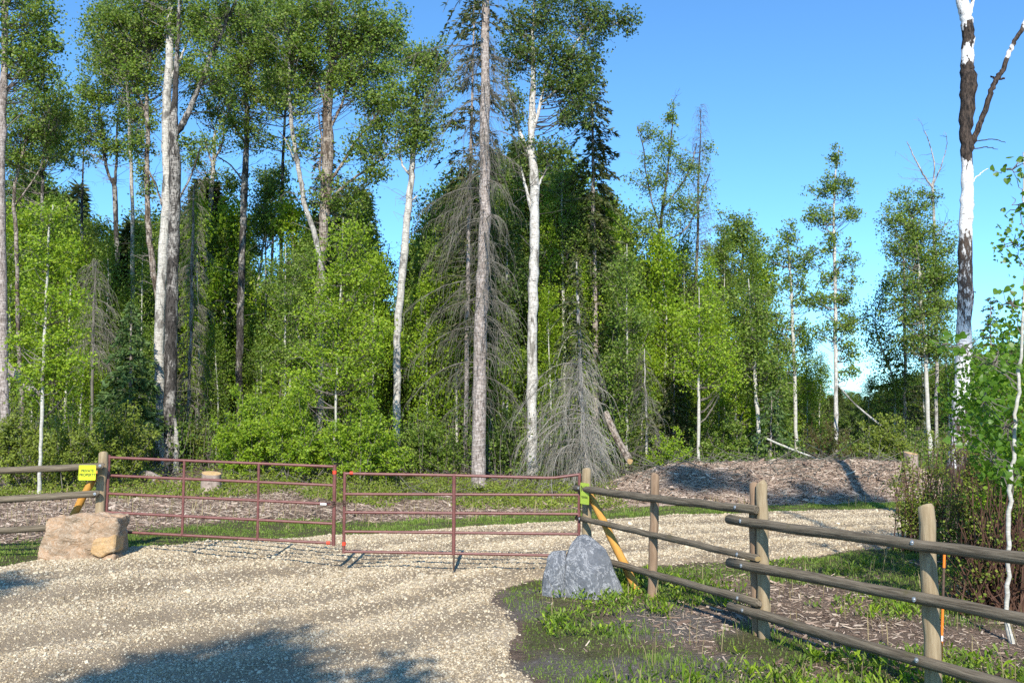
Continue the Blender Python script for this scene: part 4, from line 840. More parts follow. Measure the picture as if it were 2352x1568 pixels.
tree('tall aspen with a sinuous white trunk left of the big spruce', 34, [(910, 1020, 20), (912, 900, 20), (911, 800, 19), (918, 690, 20), (928, 590, 20), (935, 500, 19), (944, 420, 18), (950, 340, 15), (955, 270, 12), (958, 190, 7), (962, 110, 4)], [[(941, 400, 8), (928, 385, 6), (916, 350, 5), (915, 320, 4)], [(948, 330, 6), (975, 290, 5), (990, 250, 3)], [(936, 470, 6), (958, 450, 5)], [(916, 352, 3), (908, 330, 2), (912, 300, 2)]],
     [(950, 140, 55, 45), (985, 190, 60, 50), (930, 220, 50, 45), (985, 265, 55, 45), (945, 290, 50, 40), (975, 330, 50, 40), (940, 340, 30, 30), (1000, 130, 50, 40)], 'aspen', 'leaf_mid', .095, 2.2, sides=12, bare=40)
conifer('big grey spruce with a straight bare trunk and drooping dead branches at the centre', 29, [(1100, 1116, 38), (1100, 960, 37), (1103, 800, 36), (1108, 660, 34), (1113, 520, 31), (1113, 360, 29), (1115, 200, 26), (1114, 60, 23), (1116, -120, 18), (1118, -320, 8)], -330, 930, 135, 'spruce', 'needle', live=.8, name='spruce_tree', droop=.8, step=.3, per=5, dead_below=70, twn=12, twl=.85, shape=.15, dead_len=1.0, rise=.12, lmin=.10, lpow=2.0, twr=.0055, asym=.3)
tree('tall white birch trunk with forked limbs just right of the big spruce', 32, [(1222, 1092, 27), (1221, 980, 27), (1222, 850, 27), (1224, 700, 26), (1227, 560, 25), (1228, 430, 25), (1220, 330, 20), (1222, 250, 18), (1225, 160, 14), (1224, 70, 9), (1230, -40, 6)], [[(1218, 358, 13), (1200, 320, 11), (1185, 275, 9), (1170, 215, 8), (1163, 180, 5)], [(1224, 300, 11), (1236, 260, 9), (1250, 200, 7), (1262, 150, 5)], [(1225, 500, 10), (1215, 460, 9), (1205, 420, 7), (1195, 380, 4)], [(1240, 240, 6), (1290, 190, 6), (1322, 100, 5), (1360, 65, 5), (1405, 60, 4), (1445, 35, 3)], [(1228, 440, 6), (1250, 400, 5), (1262, 370, 3)]],
     [(1290, 20, 80, 60), (1360, 60, 55, 45), (1405, 40, 35, 30), (1440, 50, 24, 30), (1270, 120, 70, 50), (1330, 150, 60, 50), (1270, 200, 70, 45), (1330, 215, 50, 40), (1310, 265, 50, 30), (1215, 60, 55, 50), (1180, 130, 45, 60), (1175, 250, 35, 60, .8), (1180, 350, 40, 45), (1270, 350, 50, 45, .8)], 'birch', 'leaf_dark', .095, 2.5, 'birch_tree', sides=14, bare=50)
conifer('living spruce with brownish-green boughs standing close behind the white birch', 37, [(1368, 1000, 16), (1366, 700, 14), (1362, 400, 9), (1358, 110, 2)], 100, 860, 92, mat='needle', live=1.3, droop=.55, per=7, step=.28, shape=.55, sp_l=.24)
conifer('slim dead spruce with a fan of weeping grey branches left of the chip mound', 29, [(1347, 1082, 13), (1338, 950, 12), (1331, 800, 10), (1327, 690, 8), (1324, 600, 4)], 590, 1060, 150, 'aspen_grey', 'needle', live=.9, name='dead_spruce', droop=1.25, step=.2, per=8, dead_below=800, twn=15, twl=.85, shape=.8, rise=.3, lmin=.12, lpow=1.7, twr=.006, asym=.5, dm='dead_pale')
tree('dark slim poplar left of the V-forked poplar with a leafy top', 46, [(100, 800, 11), (97, 560, 10), (98, 400, 8), (105, 310, 5)], [[(98, 400, 5), (118, 340, 4)]], [(110, 300, 60, 50), (150, 350, 55, 45), (80, 370, 55, 45), (150, 270, 50, 45), (60, 420, 50, 45)], 'poplar_dark', 'leaf_dark', .11, 2.0, 'poplar_tree', bare=30)
tree('slim dark-stemmed aspen in the sky gap right of the banded trunk', 48, [(622, 860, 9), (621, 700, 9), (626, 560, 7), (622, 470, 4)], [], [(625, 450, 45, 40), (650, 500, 45, 40), (600, 510, 40, 40), (630, 400, 45, 35)], 'poplar_dark', 'leaf_mid', .11, 2.0, bare=30)
tree('leaning thin white stem in the sky gap right of the banded trunk', 50, [(583, 800, 7), (587, 700, 7), (600, 600, 6), (607, 540, 3)], [], [(600, 520, 35, 35), (585, 560, 30, 30)], 'aspen_clean', 'leaf_mid', .12, 1.6)
tree('slender dead twin stems in the narrow sky gap left of the sinuous aspen', 46, [(878, 800, 6), (872, 660, 6), (868, 560, 4), (862, 500, 2)], [[(874, 690, 4), (885, 620, 3), (895, 560, 2)], [(872, 640, 3), (850, 590, 2)]], [], 'poplar_dark', bare=30, name='dead_aspen')
tree('leafy poplar filling the canopy above the twin trunks', 40, [(300, 900, 12), (305, 600, 11), (300, 350, 9), (290, 150, 6)], [], [(250, 30, 70, 50), (320, 20, 80, 50), (290, 100, 70, 50), (230, 110, 50, 40), (370, 120, 60, 50), (430, 160, 60, 50), (340, 250, 50, 40, .8)], 'aspen_grey', 'leaf_mid', .1, 1.9, 'poplar_tree', bare=30)
tree('leafy poplar filling the canopy between the banded and peeling trunks', 42, [(640, 900, 10), (645, 600, 10), (650, 350, 8), (660, 200, 5)], [], [(500, 60, 70, 60), (640, 80, 70, 60), (700, 20, 80, 50), (620, 160, 60, 50), (700, 180, 60, 50), (470, 200, 50, 45, .8), (800, 120, 70, 60), (910, 120, 50, 60)], 'poplar_dark', 'leaf_mid', .11, 1.8, 'poplar_tree', bare=30)
conifer('green spruce close behind the big grey spruce', 35, [(1070, 1000, 13), (1075, 600, 11), (1085, 200, 6), (1090, -60, 2)], -80, 760, 95, mat='needle', live=.9, droop=.5, per=6, step=.36, shape=.5, sp_l=.26)
tree('thin white stem rising right of the white birch', 37, [(1300, 1000, 9), (1296, 800, 8), (1293, 640, 8), (1290, 480, 5), (1292, 380, 3)], [], [(1295, 420, 55, 50), (1290, 500, 60, 45), (1330, 560, 55, 45), (1270, 590, 45, 40), (1320, 650, 60, 40)], 'aspen_clean', 'leaf_mid', .09, 2.2, sides=8)
tree('airy aspen with upswept branches right of the living spruce', 40, [(1498, 1040, 10), (1497, 900, 11), (1500, 720, 11), (1510, 580, 10), (1522, 480, 8), (1535, 380, 5), (1548, 230, 2)], [[(1516, 530, 5), (1490, 430, 4), (1475, 330, 3), (1462, 290, 2)], [(1522, 480, 5), (1580, 400, 4), (1600, 330, 3)], [(1512, 560, 4), (1580, 520, 4), (1630, 400, 3)]],
     [(1548, 260, 18, 45, .8), (1530, 330, 35, 45, .8), (1485, 330, 22, 50, .7), (1500, 420, 50, 45, .8), (1570, 390, 40, 50, .7), (1545, 480, 60, 45, .8), (1490, 530, 50, 45), (1600, 460, 40, 40, .6), (1480, 620, 50, 50), (1630, 340, 18, 30, .5)], 'poplar_dark', 'leaf_mid', .09, 1.6, sides=8, bare=60)
conifer('dead spruce with a purplish bare tip poking above the airy aspen', 43, [(1595, 900, 9), (1600, 600, 8), (1610, 250, 2)], 240, 720, 58, 'poplar_dark', dead=1, per=6, step=.26, droop=.05, twn=10, twl=.4, name='dead_spruce', shape=.7, rise=.35)
tree('round-headed aspen crown standing right of the purplish dead spruce', 45, [(1700, 1030, 9), (1702, 800, 8), (1705, 620, 6), (1710, 520, 3)], [], [(1690, 530, 45, 45), (1720, 570, 45, 50), (1660, 590, 50, 50), (1700, 650, 60, 50), (1640, 680, 50, 50), (1745, 660, 30, 50), (1690, 740, 70, 50)], 'aspen_grey', 'leaf_mid', .11, 2.4)
tree('white-stemmed aspen with tiered leaves between the round crown and the lone aspen', 36, [(1829, 1003, 10), (1826, 900, 10), (1821, 760, 9), (1817, 650, 7), (1808, 540, 3)], [], [(1808, 545, 28, 30), (1795, 595, 40, 30), (1840, 610, 45, 30), (1870, 590, 25, 22, .7), (1810, 660, 50, 28), (1850, 690, 35, 25), (1790, 730, 40, 30, .8), (1835, 760, 35, 25, .7), (1800, 820, 50, 40, .8)], 'aspen_clean', 'leaf_mid', .085, 1.9, sides=8)
tree('lone slender aspen with separate leaf tiers against the open sky', 36, [(1920, 1010, 11), (1920, 900, 11), (1918, 760, 10), (1917, 620, 9), (1915, 500, 7), (1918, 420, 5), (1928, 335, 2)], [], [(1925, 365, 18, 30), (1915, 420, 35, 28), (1885, 440, 30, 22, .8), (1950, 440, 22, 20, .7), (1895, 490, 45, 25), (1945, 500, 35, 22, .8), (1865, 500, 25, 18, .7), (1930, 560, 40, 25, .8), (1945, 600, 35, 22, .7), (1905, 640, 35, 25), (1955, 650, 22, 18, .8), (1890, 695, 40, 25), (1940, 690, 35, 22), (1930, 745, 50, 28), (1965, 735, 22, 18), (1950, 800, 30, 28), (1885, 770, 20, 20), (1945, 850, 25, 25, .8)], 'birch', 'leaf_mid', .085, 2.1, sides=8)
tree('leafy aspen on the right with a bent white stem beside the bare-topped poplar', 37, [(2137, 1040, 12), (2131, 950, 11), (2127, 850, 11), (2122, 760, 10), (2113, 660, 9), (2110, 600, 6), (2095, 500, 3)], [[(2113, 640, 4), (2125, 600, 3), (2140, 590, 2)]], [(2080, 470, 45, 35), (2110, 520, 60, 40), (2055, 510, 35, 30), (2080, 570, 55, 40), (2140, 580, 50, 40), (2110, 640, 70, 40), (2160, 640, 40, 40), (2090, 710, 60, 40), (2150, 710, 50, 40), (2120, 780, 60, 40), (2160, 800, 40, 40)], 'aspen_clean', 'leaf_mid', .085, 2.2, sides=8)
tree('bare-topped poplar with forked dead twigs above its leaves on the right', 39, [(2150, 1030, 9), (2150, 800, 9), (2148, 640, 9), (2145, 520, 8), (2141, 425, 7)], [[(2141, 430, 5), (2120, 400, 5), (2100, 360, 4), (2083, 325, 2)], [(2141, 430, 5), (2146, 380, 4), (2138, 340, 3), (2124, 300, 2)], [(2142, 430, 4), (2162, 380, 3), (2174, 335, 2), (2173, 305, 1.5)], [(2147, 545, 3), (2165, 525, 3), (2178, 510, 2)]], [(2135, 460, 25, 22, .7), (2165, 600, 30, 30, .7), (2120, 440, 15, 15)], 'aspen_grey', 'leaf_mid', .085, 1.6, 'poplar_tree', sides=8, bare=25)
conifer('ragged dark spruce showing through behind the leafy aspen on the right', 41, [(2078, 1000, 9), (2078, 700, 7), (2076, 560, 3)], 545, 960, 85, mat='needle', live=.9, droop=.35, per=5, step=.4)
# right hand birch, nearer
tree('big white birch with blackened burnt bark sections and a bare right limb', 20, [(2182, 1222, 50), (2195, 1080, 46), (2203, 980, 42), (2209, 880, 40), (2216, 740, 38), (2217, 620, 37), (2219, 500, 34), (2221, 420, 31), (2219, 330, 31), (2221, 250, 37), (2224, 190, 42), (2222, 150, 33), (2223, 90, 32), (2218, 40, 31), (2208, -10, 31), (2204, -120, 26)], [[(2228, 345, 16), (2240, 310, 15), (2260, 262, 15), (2275, 215, 14), (2290, 180, 14), (2305, 160, 13), (2318, 120, 12), (2340, 80, 11), (2362, 30, 10), (2385, -40, 7)], [(2222, 45, 10), (2230, 20, 10), (2236, -20, 9), (2240, -80, 6)], [(2306, 181, 6), (2290, 182, 5), (2275, 175, 5)], [(2232, 420, 4), (2250, 400, 3), (2270, 387, 2)], [(2236, 342, 3), (2265, 338, 2.5), (2290, 343, 1.5)], [(2240, 325, 3), (2280, 320, 2.5), (2310, 328, 1.5)], [(2226, 680, 3), (2236, 670, 2.5), (2243, 672, 2)]], [], 'burnt', name='birch_tree', sides=18, bare=0)
# --- middle storey: young trees, spruces and shrubs
conifer('small bushy green spruce left of the twin trunks', 31.5, [(300, 1000, 9), (300, 850, 7), (302, 700, 2)], 692, 985, 82, mat='needle_blue', live=1.5, droop=.35, per=9, step=.2, shape=.75, sp_l=.24)
conifer('grey dead spruce with a pale stem left of the small green spruce', 33, [(212, 960, 7), (214, 800, 7), (219, 640, 4), (222, 600, 2)], 590, 830, 62, 'dead_twig', dead=1, per=6, step=.2, droop=.6, twn=12, twl=.7, name='dead_spruce', shape=.35, lmin=.15, lpow=1.3, twr=.006)
def young(label, Y, px, ybase, ytop, blobs, bark='aspen_clean', leaf='leaf_bright', ls=.085, lai=2.0, w_=7, name='aspen_sapling', lean=0, **kw):
    return tree(label, Y, [(px, ybase, w_), (px + lean * .4, ybase * .6 + ytop * .4, w_ * .85), (px + lean, ytop, 2)], [], blobs, bark, leaf, ls, lai, name, sides=7, **kw)
young('bright young aspen mass beneath the peeling poplar', 30, 768, 1000, 500, [(800, 560, 55, 60), (770, 640, 60, 50), (830, 650, 55, 60), (740, 720, 60, 50), (800, 740, 70, 60), (850, 770, 45, 50), (750, 810, 70, 55), (820, 850, 70, 55), (720, 880, 70, 55)], ls=.08, lai=1.45, lean=20)
young('pale green sapling left of the bright young aspen mass', 33, 655, 1000, 560, [(680, 600, 45, 50), (640, 640, 40, 50), (690, 690, 50, 50), (650, 740, 50, 50), (690, 810, 55, 50), (640, 830, 50, 45)], leaf='leaf_mid', lai=1.5)
young('dense green sapling right of the sinuous white aspen', 37, 1000, 1030, 480, [(1010, 500, 45, 55), (985, 580, 45, 50), (1020, 640, 45, 60), (985, 700, 50, 55), (1020, 790, 50, 60), (985, 860, 50, 60), (1040, 920, 50, 50)], leaf='leaf_mid', lai=2.5, ls=.1)
young('thin sapling with dark leaves between the big spruce and the birch', 36, 1165, 1060, 480, [(1160, 540, 45, 60), (1175, 650, 40, 60), (1150, 760, 50, 60), (1180, 860, 40, 60), (1150, 960, 50, 50)], leaf='leaf_dark', lai=2.4, ls=.1)
young('leafy sapling right of the weeping dead spruce', 33, 1440, 1050, 560, [(1430, 640, 40, 60), (1455, 740, 45, 60), (1425, 830, 45, 60), (1450, 920, 45, 50), (1440, 1000, 40, 40)], leaf='leaf_mid', lai=2.2)
young('green aspen behind the airy aspen on the forest edge', 44, 1560, 1050, 560, [(1540, 620, 60, 60), (1590, 680, 60, 60), (1545, 740, 60, 60), (1600, 790, 55, 60), (1540, 850, 60, 60)], leaf='leaf_mid', lai=2.3, ls=.11)
young('bright aspen with a white stem ending at the middle of the mound', 33, 1605, 1045, 660, [(1620, 700, 45, 45), (1590, 760, 50, 45), (1640, 800, 50, 50), (1590, 850, 55, 45), (1650, 870, 45, 40)], leaf='leaf_bright', lai=1.9, w_=9)
young('leaning pale stem with green leaves right of the mound middle', 34, 1742, 985, 640, [(1720, 700, 45, 45), (1750, 760, 45, 50), (1710, 800, 50, 45), (1745, 850, 50, 45), (1770, 900, 45, 45)], leaf='leaf_mid', lai=2.2, w_=11, lean=-22)
young('short aspen with fresh leaves left of the tiered aspen', 35, 1690, 1020, 760, [(1690, 850, 50, 50), (1670, 920, 50, 40), (1720, 950, 45, 35)], leaf='leaf_bright', lai=1.9, w_=6)
young('dark small-leaved sapling in the gap below the sinuous aspen', 40, 860, 1000, 620, [(860, 690, 50, 60), (880, 800, 50, 60), (850, 900, 50, 60), (890, 640, 35, 40)], leaf='leaf_dark', lai=2.3, ls=.11)
young('shaded aspen between the twin trunks and the banded aspen', 41, 520, 1000, 480, [(510, 560, 45, 55), (535, 650, 40, 60), (505, 740, 50, 60), (520, 850, 45, 60)], leaf='leaf_dark', lai=2.2, ls=.11)
young('mid-green aspen right of the banded trunk', 42, 610, 1000, 380, [(620, 440, 50, 50), (640, 510, 45, 45), (600, 520, 40, 50), (610, 800, 45, 60), (640, 900, 45, 50)], leaf='leaf_mid', lai=2.0, ls=.11, bark='aspen_grey')
conifer('small olive spruce growing on the back of the chip mound', 33, [(1770, 1050, 6), (1772, 900, 2)], 890, 1050, 70, mat='needle_blue', live=1.2, droop=.4, per=8, step=.2)
conifer('dark wide-boughed spruce in shade left of the mound middle', 36, [(1545, 1050, 9), (1550, 820, 3)], 790, 1050, 95, mat='needle', live=1.1, droop=.6, per=8, step=.24)
conifer('half-dead small spruce with arching twigs at the left end of the mound', 32, [(1486, 1058, 7), (1483, 900, 5), (1480, 800, 2)], 800, 1050, 60, 'aspen_grey', dead=.8, per=6, step=.25, droop=.8, twn=11, name='dead_spruce')
conifer('small distant spruce with a ragged top beside the right birch', 48, [(2276, 1000, 7), (2276, 700, 2)], 678, 900, 40, mat='needle', live=1.2, droop=.3, per=7, step=.3, shape=.5)
conifer('broad dark spruce behind the sapling at the right edge', 30, [(2310, 1100, 9), (2315, 760, 3)], 740, 1080, 110, mat='needle', live=1.2, droop=.4, per=8, step=.26)
# --- young aspens crowding the sunlit forest edge: five kinds, copied
def edge_kind(seed, h, w_, leaf, base):
    rng = np.random.default_rng(seed); bb = Buf(); s = spline(np.array([(0, 0, -.1, .055), (rng.normal(0, .1), 0, h * .4, .045), (rng.normal(0, .2), 0, h * .75, .028), (rng.normal(0, .25), 0, h, .008)]), 5)
    tubes(bb, s[None, :, :3], s[None, :, 3], 7, 0, rough=.04, rng=rng); tm = bb.mesh('trunk', [MAT['aspen_clean']], smooth=(0,))
    bb = Buf(); k = 120; t = rng.random(k) ** .85; prof = np.minimum(1, (1 - t) * 2.2 + .12) * (.55 + .45 * np.sin(t * 9 + seed) ** 2); a = rng.uniform(0, 6.28, k); rr = w_ * prof * np.sqrt(rng.random(k)); z = h * (base + (1.02 - base) * t)
    sx = np.interp(z - rr * .5, s[:, 2], s[:, 0]); C = np.stack([sx + np.cos(a) * rr, np.sin(a) * rr, z], 1); A = np.stack([sx, 0 * sx, z - rr * .5], 1)
    tubes(bb, np.stack([A, (A + C) / 2 - np.array([0, 0, .05]), C], 1), np.tile(np.array([.014, .009, .004]), (k, 1)), 3, 0)
    rep = np.repeat(np.arange(k), 55); leaf_tris(bb, C[rep] + rng.normal(0, .23, (len(rep), 3)), .085, rng, 1); return tm, bb.mesh('crown', [MAT['twig'], MAT[leaf]]), h
EK = [edge_kind(11, 8, 1.1, 'leaf_mid', .15), edge_kind(12, 9, 1.0, 'leaf_bright', .2), edge_kind(13, 7, 1.2, 'leaf_mid', .08), edge_kind(14, 10, 1.1, 'leaf_mid', .25), edge_kind(15, 6, 1.2, 'leaf_bright', .05)]
LAND = [(8, 'the poplar at the left edge'), (100, 'the young white-stemmed aspen'), (188, 'the bare dead spruce on the left'), (265, 'the V-forked poplar'), (385, 'the twin trunks'), (470, 'the tangled dead spruce'), (555, 'the banded aspen trunk'), (622, 'the sky gap on the left'), (740, 'the peeling poplar'), (918, 'the sinuous white aspen'), (1108, 'the big grey spruce'), (1224, 'the tall white birch'), (1330, 'the weeping dead spruce'), (1366, 'the living spruce'), (1500, 'the airy aspen'), (1600, 'the purplish dead spruce'), (1705, 'the round-headed aspen'), (1822, 'the tiered aspen'), (1918, 'the lone aspen'), (2078, 'the ragged dark spruce'), (2145, 'the bare-topped poplar'), (2215, 'the burnt birch')]
SEEN = set()
def edge_label(px, yt, k):
    hue = 'yellow-green' if k in (1, 4) else 'mid-green'
    for q in sorted(LAND, key=lambda l: abs(l[0] - px)):
        side = 'left of' if px < q[0] - 12 else 'right of' if px > q[0] + 12 else 'behind'
        for size in (('tall', 'high') if yt < 560 else ('middling', 'slim') if yt < 690 else ('short', 'low')):
            s = '%s %s young aspen %s %s' % (size, hue, side, q[1])
            if s not in SEEN: SEEN.add(s); return s
rng = np.random.default_rng(41)
for px, Y, yt in [(-10, 36, 560), (30, 39, 500), (75, 37, 640), (150, 38, 560), (180, 35, 720), (235, 39, 560), (255, 36, 800), (320, 38, 520), (345, 36, 760), (455, 39, 470), (500, 36, 760), (525, 41, 480), (590, 40, 720), (600, 36, 780), (665, 40, 470), (690, 38, 560), (840, 39, 460), (860, 37, 600), (960, 39, 520), (985, 36, 650), (1035, 39, 420), (1050, 36, 640), (1130, 38, 440), (1150, 36, 700), (1185, 39, 420), (1255, 37, 470), (1265, 35, 680), (1300, 39, 430), (1335, 36, 620), (1390, 38, 480), (1410, 36, 640), (1450, 40, 520), (1470, 37, 700), (1520, 39, 560), (1575, 42, 540), (1580, 37, 740), (1625, 40, 600), (1650, 37, 720), (1665, 43, 530), (1725, 40, 560), (1735, 37, 720), (1765, 41, 620), (1785, 38, 760), (1850, 40, 760), (1880, 42, 820), (2045, 41, 640), (2175, 40, 620), (2120, 43, 560), (2240, 38, 780), (1990, 45, 870)]:
    ki = int(rng.integers(0, 5)); tm, cm, h = EK[ki]; x = P(px, 900, Y)[0]; z = hz(x, Y); s = (P(px, yt, Y)[2] - z) / h
    t = thing('aspen_sapling', (x, Y, z), edge_label(px, yt, ki), 'tree', 'young aspens along the forest edge')
    t.rotation_euler = (0, 0, rng.uniform(0, 6.28)); t.scale = (max(.75, s * .8), max(.75, s * .8), s); link('trunk', tm, t); link('crown', cm, t)
# shrubs
def shrub(label, px, Y, wpx, ytop, n, leaf, ls, seed, stem='twig', name='shrub', stems=26, dens=1.0, low=.15, group=None, ybase=None, hmin=.6):
    rng = np.random.default_rng(seed); base = P(px, 1000, Y); x0 = base[0]; z0 = hz(x0, Y); H = P(px, ytop, Y)[2] - z0; wd = M(wpx, Y) / 2
    t = thing(name, (x0, Y, z0), label, 'shrub', group); o3 = (x0, Y, z0)
    bx_ = rng.normal(0, wd * .3, stems); by = rng.normal(0, wd * .25, stems); a = rng.uniform(0, 6.28, stems); rd = wd * np.sqrt(rng.random(stems)) * rng.uniform(.6, 1.2, stems)
    top = np.stack([x0 + np.cos(a) * rd, Y + np.sin(a) * rd * .8, z0 + H * (1 - .45 * np.minimum(1, rd / wd) ** 2) * (hmin + (1.08 - hmin) * rng.random(stems))], 1)
    bot = np.stack([x0 + bx_ + np.cos(a) * rd * .4, Y + by, np.full(stems, z0 - .05)], 1); q = np.linspace(0, 1, 6)[None, :, None]
    S = bot[:, None] * (1 - q) + top[:, None] * q; S[:, :, :2] += rng.normal(0, .04, (stems, 6, 2)) * q; 
    bb = Buf(); tubes(bb, S, np.tile(np.linspace(.013, .004, 6), (stems, 1)), 4, 0); link('stems', bb.mesh('stems', [MAT[stem]], origin=o3), t)
    bb = Buf(); k = int(n / 22); si = rng.integers(0, stems, k); tt = rng.uniform(low, 1.02, k) ** .8
    i0 = np.clip((tt * 5).astype(int), 0, 4); fr = (tt * 5 - i0)[:, None]; C = S[si, i0] * (1 - fr) + S[si, i0 + 1] * fr
    e = unit(rng.normal(size=(k, 3)) + np.array([0, -.15, .3])) * rng.uniform(.15, .5, (k, 1)) * min(1, wd); tubes(bb, np.stack([C, C + e * .5, C + e], 1), np.tile(np.array([.004, .003, .002]), (k, 1)), 3, 0)
    rep = np.repeat(np.arange(k), 22); Lc = C[rep] + e[rep] * rng.random((len(rep), 1)) ** .5 + rng.normal(0, .06, (len(rep), 3)); Lc[:, 2] = np.maximum(Lc[:, 2], z0 + .05)
    (leaf_tris if Y > 22 else leaf_quads)(bb, Lc, ls, rng, 1, up=.8, sun=.8); link('foliage', bb.mesh('foliage', [MAT[stem], MAT[leaf]], origin=o3), t); return t
shrub('leafy green bush behind the right sapling and above the thicket', 2335, 13, 150, 800, 4500, 'leaf_bright', .065, 20, 'red_stem', stems=60, low=.45)
shrub('low bare tangle of dark red-brown stems just behind the right fence', 2290, 11.6, 260, 1085, 1500, 'leaf_olive', .045, 21, 'red_stem', stems=260, hmin=.25, low=.4)
shrub('vivid green shrub right of the twin trunks behind the left gate leaf', 560, 29, 180, 905, 9000, 'leaf_bright', .075, 1)
shrub('vivid green shrub in the middle of the left gate leaf top rail', 690, 28.5, 210, 900, 10000, 'leaf_bright', .075, 2)
shrub('vivid green shrub behind the meeting stiles of the two gate leaves', 840, 28.5, 200, 910, 10000, 'leaf_bright', .075, 3)
shrub('tall light green shrub above and behind the vivid shrubs', 640, 32, 170, 850, 6500, 'leaf_bright', .08, 4)
shrub('yellowish green shrub at the foot of the left edge poplar', 40, 27, 220, 925, 8500, 'leaf_olive', .075, 5)
shrub('olive shrub between the left gate post and the young white aspen', 180, 26.5, 210, 935, 8500, 'leaf_olive', .07, 6)
shrub('thin-leaved olive shrub directly left of the twin trunks', 280, 28, 150, 920, 7500, 'leaf_olive', .07, 7)
shrub('twiggy shrub at the foot of the twin trunks', 446, 33.5, 60, 960, 3200, 'leaf_olive', .065, 8)
shrub('green bush to the left of the big spruce base', 985, 32, 150, 930, 6000, 'leaf_mid', .08, 9)
shrub('shaded bush between the big spruce and the white birch', 1165, 34, 110, 960, 4000, 'leaf_dark', .085, 10)
shrub('low leafy bush at the left of the mound under the half-dead spruce', 1530, 31, 110, 990, 3000, 'leaf_bright', .07, 11)
shrub('sunlit bush behind the middle of the chip mound', 1650, 34.5, 150, 930, 5000, 'leaf_mid', .085, 12)
shrub('reddish brush heap behind the right half of the mound', 1900, 33.5, 190, 960, 2600, 'leaf_rust', .07, 13, 'red_stem', stems=90)
shrub('olive bush behind the right end of the mound', 2020, 33, 150, 950, 5000, 'leaf_olive', .08, 14)
shrub('green bush in the gap behind the brush heap', 1990, 42, 190, 900, 5000, 'leaf_dark', .1, 15)
shrub('green bush under the tiered aspen', 1800, 40, 180, 880, 6000, 'leaf_mid', .1, 16)
shrub('twiggy red-stemmed bush beside the foot of the burnt birch', 2120, 17, 170, 985, 4200, 'leaf_olive', .045, 17, 'red_stem', stems=90, hmin=.2, low=.3)
shrub('dense red-stemmed thicket between the burnt birch and the right sapling', 2240, 15.5, 190, 940, 7000, 'leaf_olive', .045, 18, 'red_stem', stems=170, hmin=.2, low=.3)
shrub('dark red-stemmed thicket at the right edge behind the fence', 2360, 14, 190, 1000, 5200, 'leaf_mid', .045, 19, 'red_stem', stems=150, hmin=.2, low=.3)
# ------------------------------------------------------------------ near sapling with leaves one can pick apart
rng = np.random.default_rng(77)
YS = 10.2; s4 = to3([(2314, 1425, 11), (2316, 1300, 11), (2319, 1150, 11), (2329, 1010, 10), (2338, 900, 9), (2345, 820, 8), (2352, 650, 6), (2356, 480, 4), (2350, 350, 2)], YS)
x0 = s4[0, 0]; z0 = hz(x0, YS); sap = thing('aspen_sapling', (x0, YS, z0), 'slender white-stemmed aspen sapling with large heart-shaped leaves at the right edge', 'sapling'); o3 = (x0, YS, z0)
bb = Buf(); sk = stem_mesh(bb, s4, 10, 0, rng, z0, rough=.02); link('trunk', bb.mesh('trunk', [MAT['aspen_clean']], origin=o3, smooth=(0,)), sap)
blob = [(2215, 800, 45, 60, 26), (2290, 830, 60, 50, 30), (2260, 920, 60, 60, 40), (2310, 980, 60, 60, 44), (2230, 1000, 40, 40, 20), (2280, 1060, 60, 50, 36), (2325, 700, 40, 60, 24), (2330, 560, 35, 45, 16), (2325, 390, 40, 32, 18), (2340, 470, 25, 25, 10), (2340, 1080, 40, 60, 26), (2170, 790, 30, 35, 10)]
LC = []; br = []
for cx, cy_, rx, ry, n in blob:
    c = P(cx, cy_, YS); A = sk[np.argmin(np.linalg.norm(sk[:, :3] - (c + np.array([.25, 0, -.35])), axis=1)), :3]
    br.append((A, c)); u = unit(rng.normal(size=(n, 3))) * (rng.random(n) ** .4)[:, None] * np.array([M(rx, YS), .35, M(ry, YS)]); LC.append(c + u)
    for v in (c + u)[::3]: br.append((c, v))
bb = Buf()
for A, c in br:
    q = np.linspace(0, 1, 5)[:, None]; pts = A * (1 - q) + c * q; pts[1:-1] += rng.normal(0, .02, (3, 3)); tubes(bb, pts[None], np.linspace(.007, .003, 5)[None], 4)
tag(link('twigs', bb.mesh('twigs', [MAT['twig']], origin=o3), sap), kind='stuff')
th = [(0, 0), (.30, -.10), (.50, .12), (.47, .42), (.25, .74), (0, 1.0), (-.25, .74), (-.47, .42), (-.50, .12), (-.30, -.10)]
LM = []
for fold in (.10, .2, .03):
    bb = Buf(); V = [(a, c_ - .1, fold * abs(a) * 1.3 - .10 * c_ * c_) for a, c_ in th] + [(0, .35, -.012)]
    bb.add(V, T=[(10, i_, (i_ + 1) % 10) for i_ in range(10)]); LM.append(bb.mesh('leaf', [MAT['leaf_big']]))
LC = np.vstack(LC)
for i_, v in enumerate(LC):
    o = link('leaf', LM[i_ % 3], sap, loc=v - np.array(o3)); n = unit(rng.normal(size=3) * .8 + np.array([-.1, -.8, .7]))
    q = Vector(n).to_track_quat('Z', 'Y'); o.rotation_euler = (q @ Matrix.Rotation(rng.uniform(0, 6.28), 3, 'Z').to_quaternion()).to_euler(); s = rng.uniform(.055, .095); o.scale = (s, s, s)
bb = Buf()
for cx, cy_, rx, ry, n in [(2300, 860, 70, 90, 900), (2270, 960, 90, 80, 900), (2320, 1050, 70, 80, 800), (2345, 760, 40, 80, 420), (2230, 900, 60, 70, 350), (2350, 560, 30, 90, 200)]:
    c = P(cx, cy_, YS + 1.6); u = unit(rng.normal(size=(n, 3))) * (rng.random(n) ** .5)[:, None] * np.array([M(rx, YS + 1.6), .8, M(ry, YS + 1.6)]); leaf_quads(bb, c + u, .06, rng, 0, asp=.9, sun=.6, up=.5)
tag(link('foliage', bb.mesh('foliage', [MAT['leaf_big']], origin=o3), sap), kind='stuff')
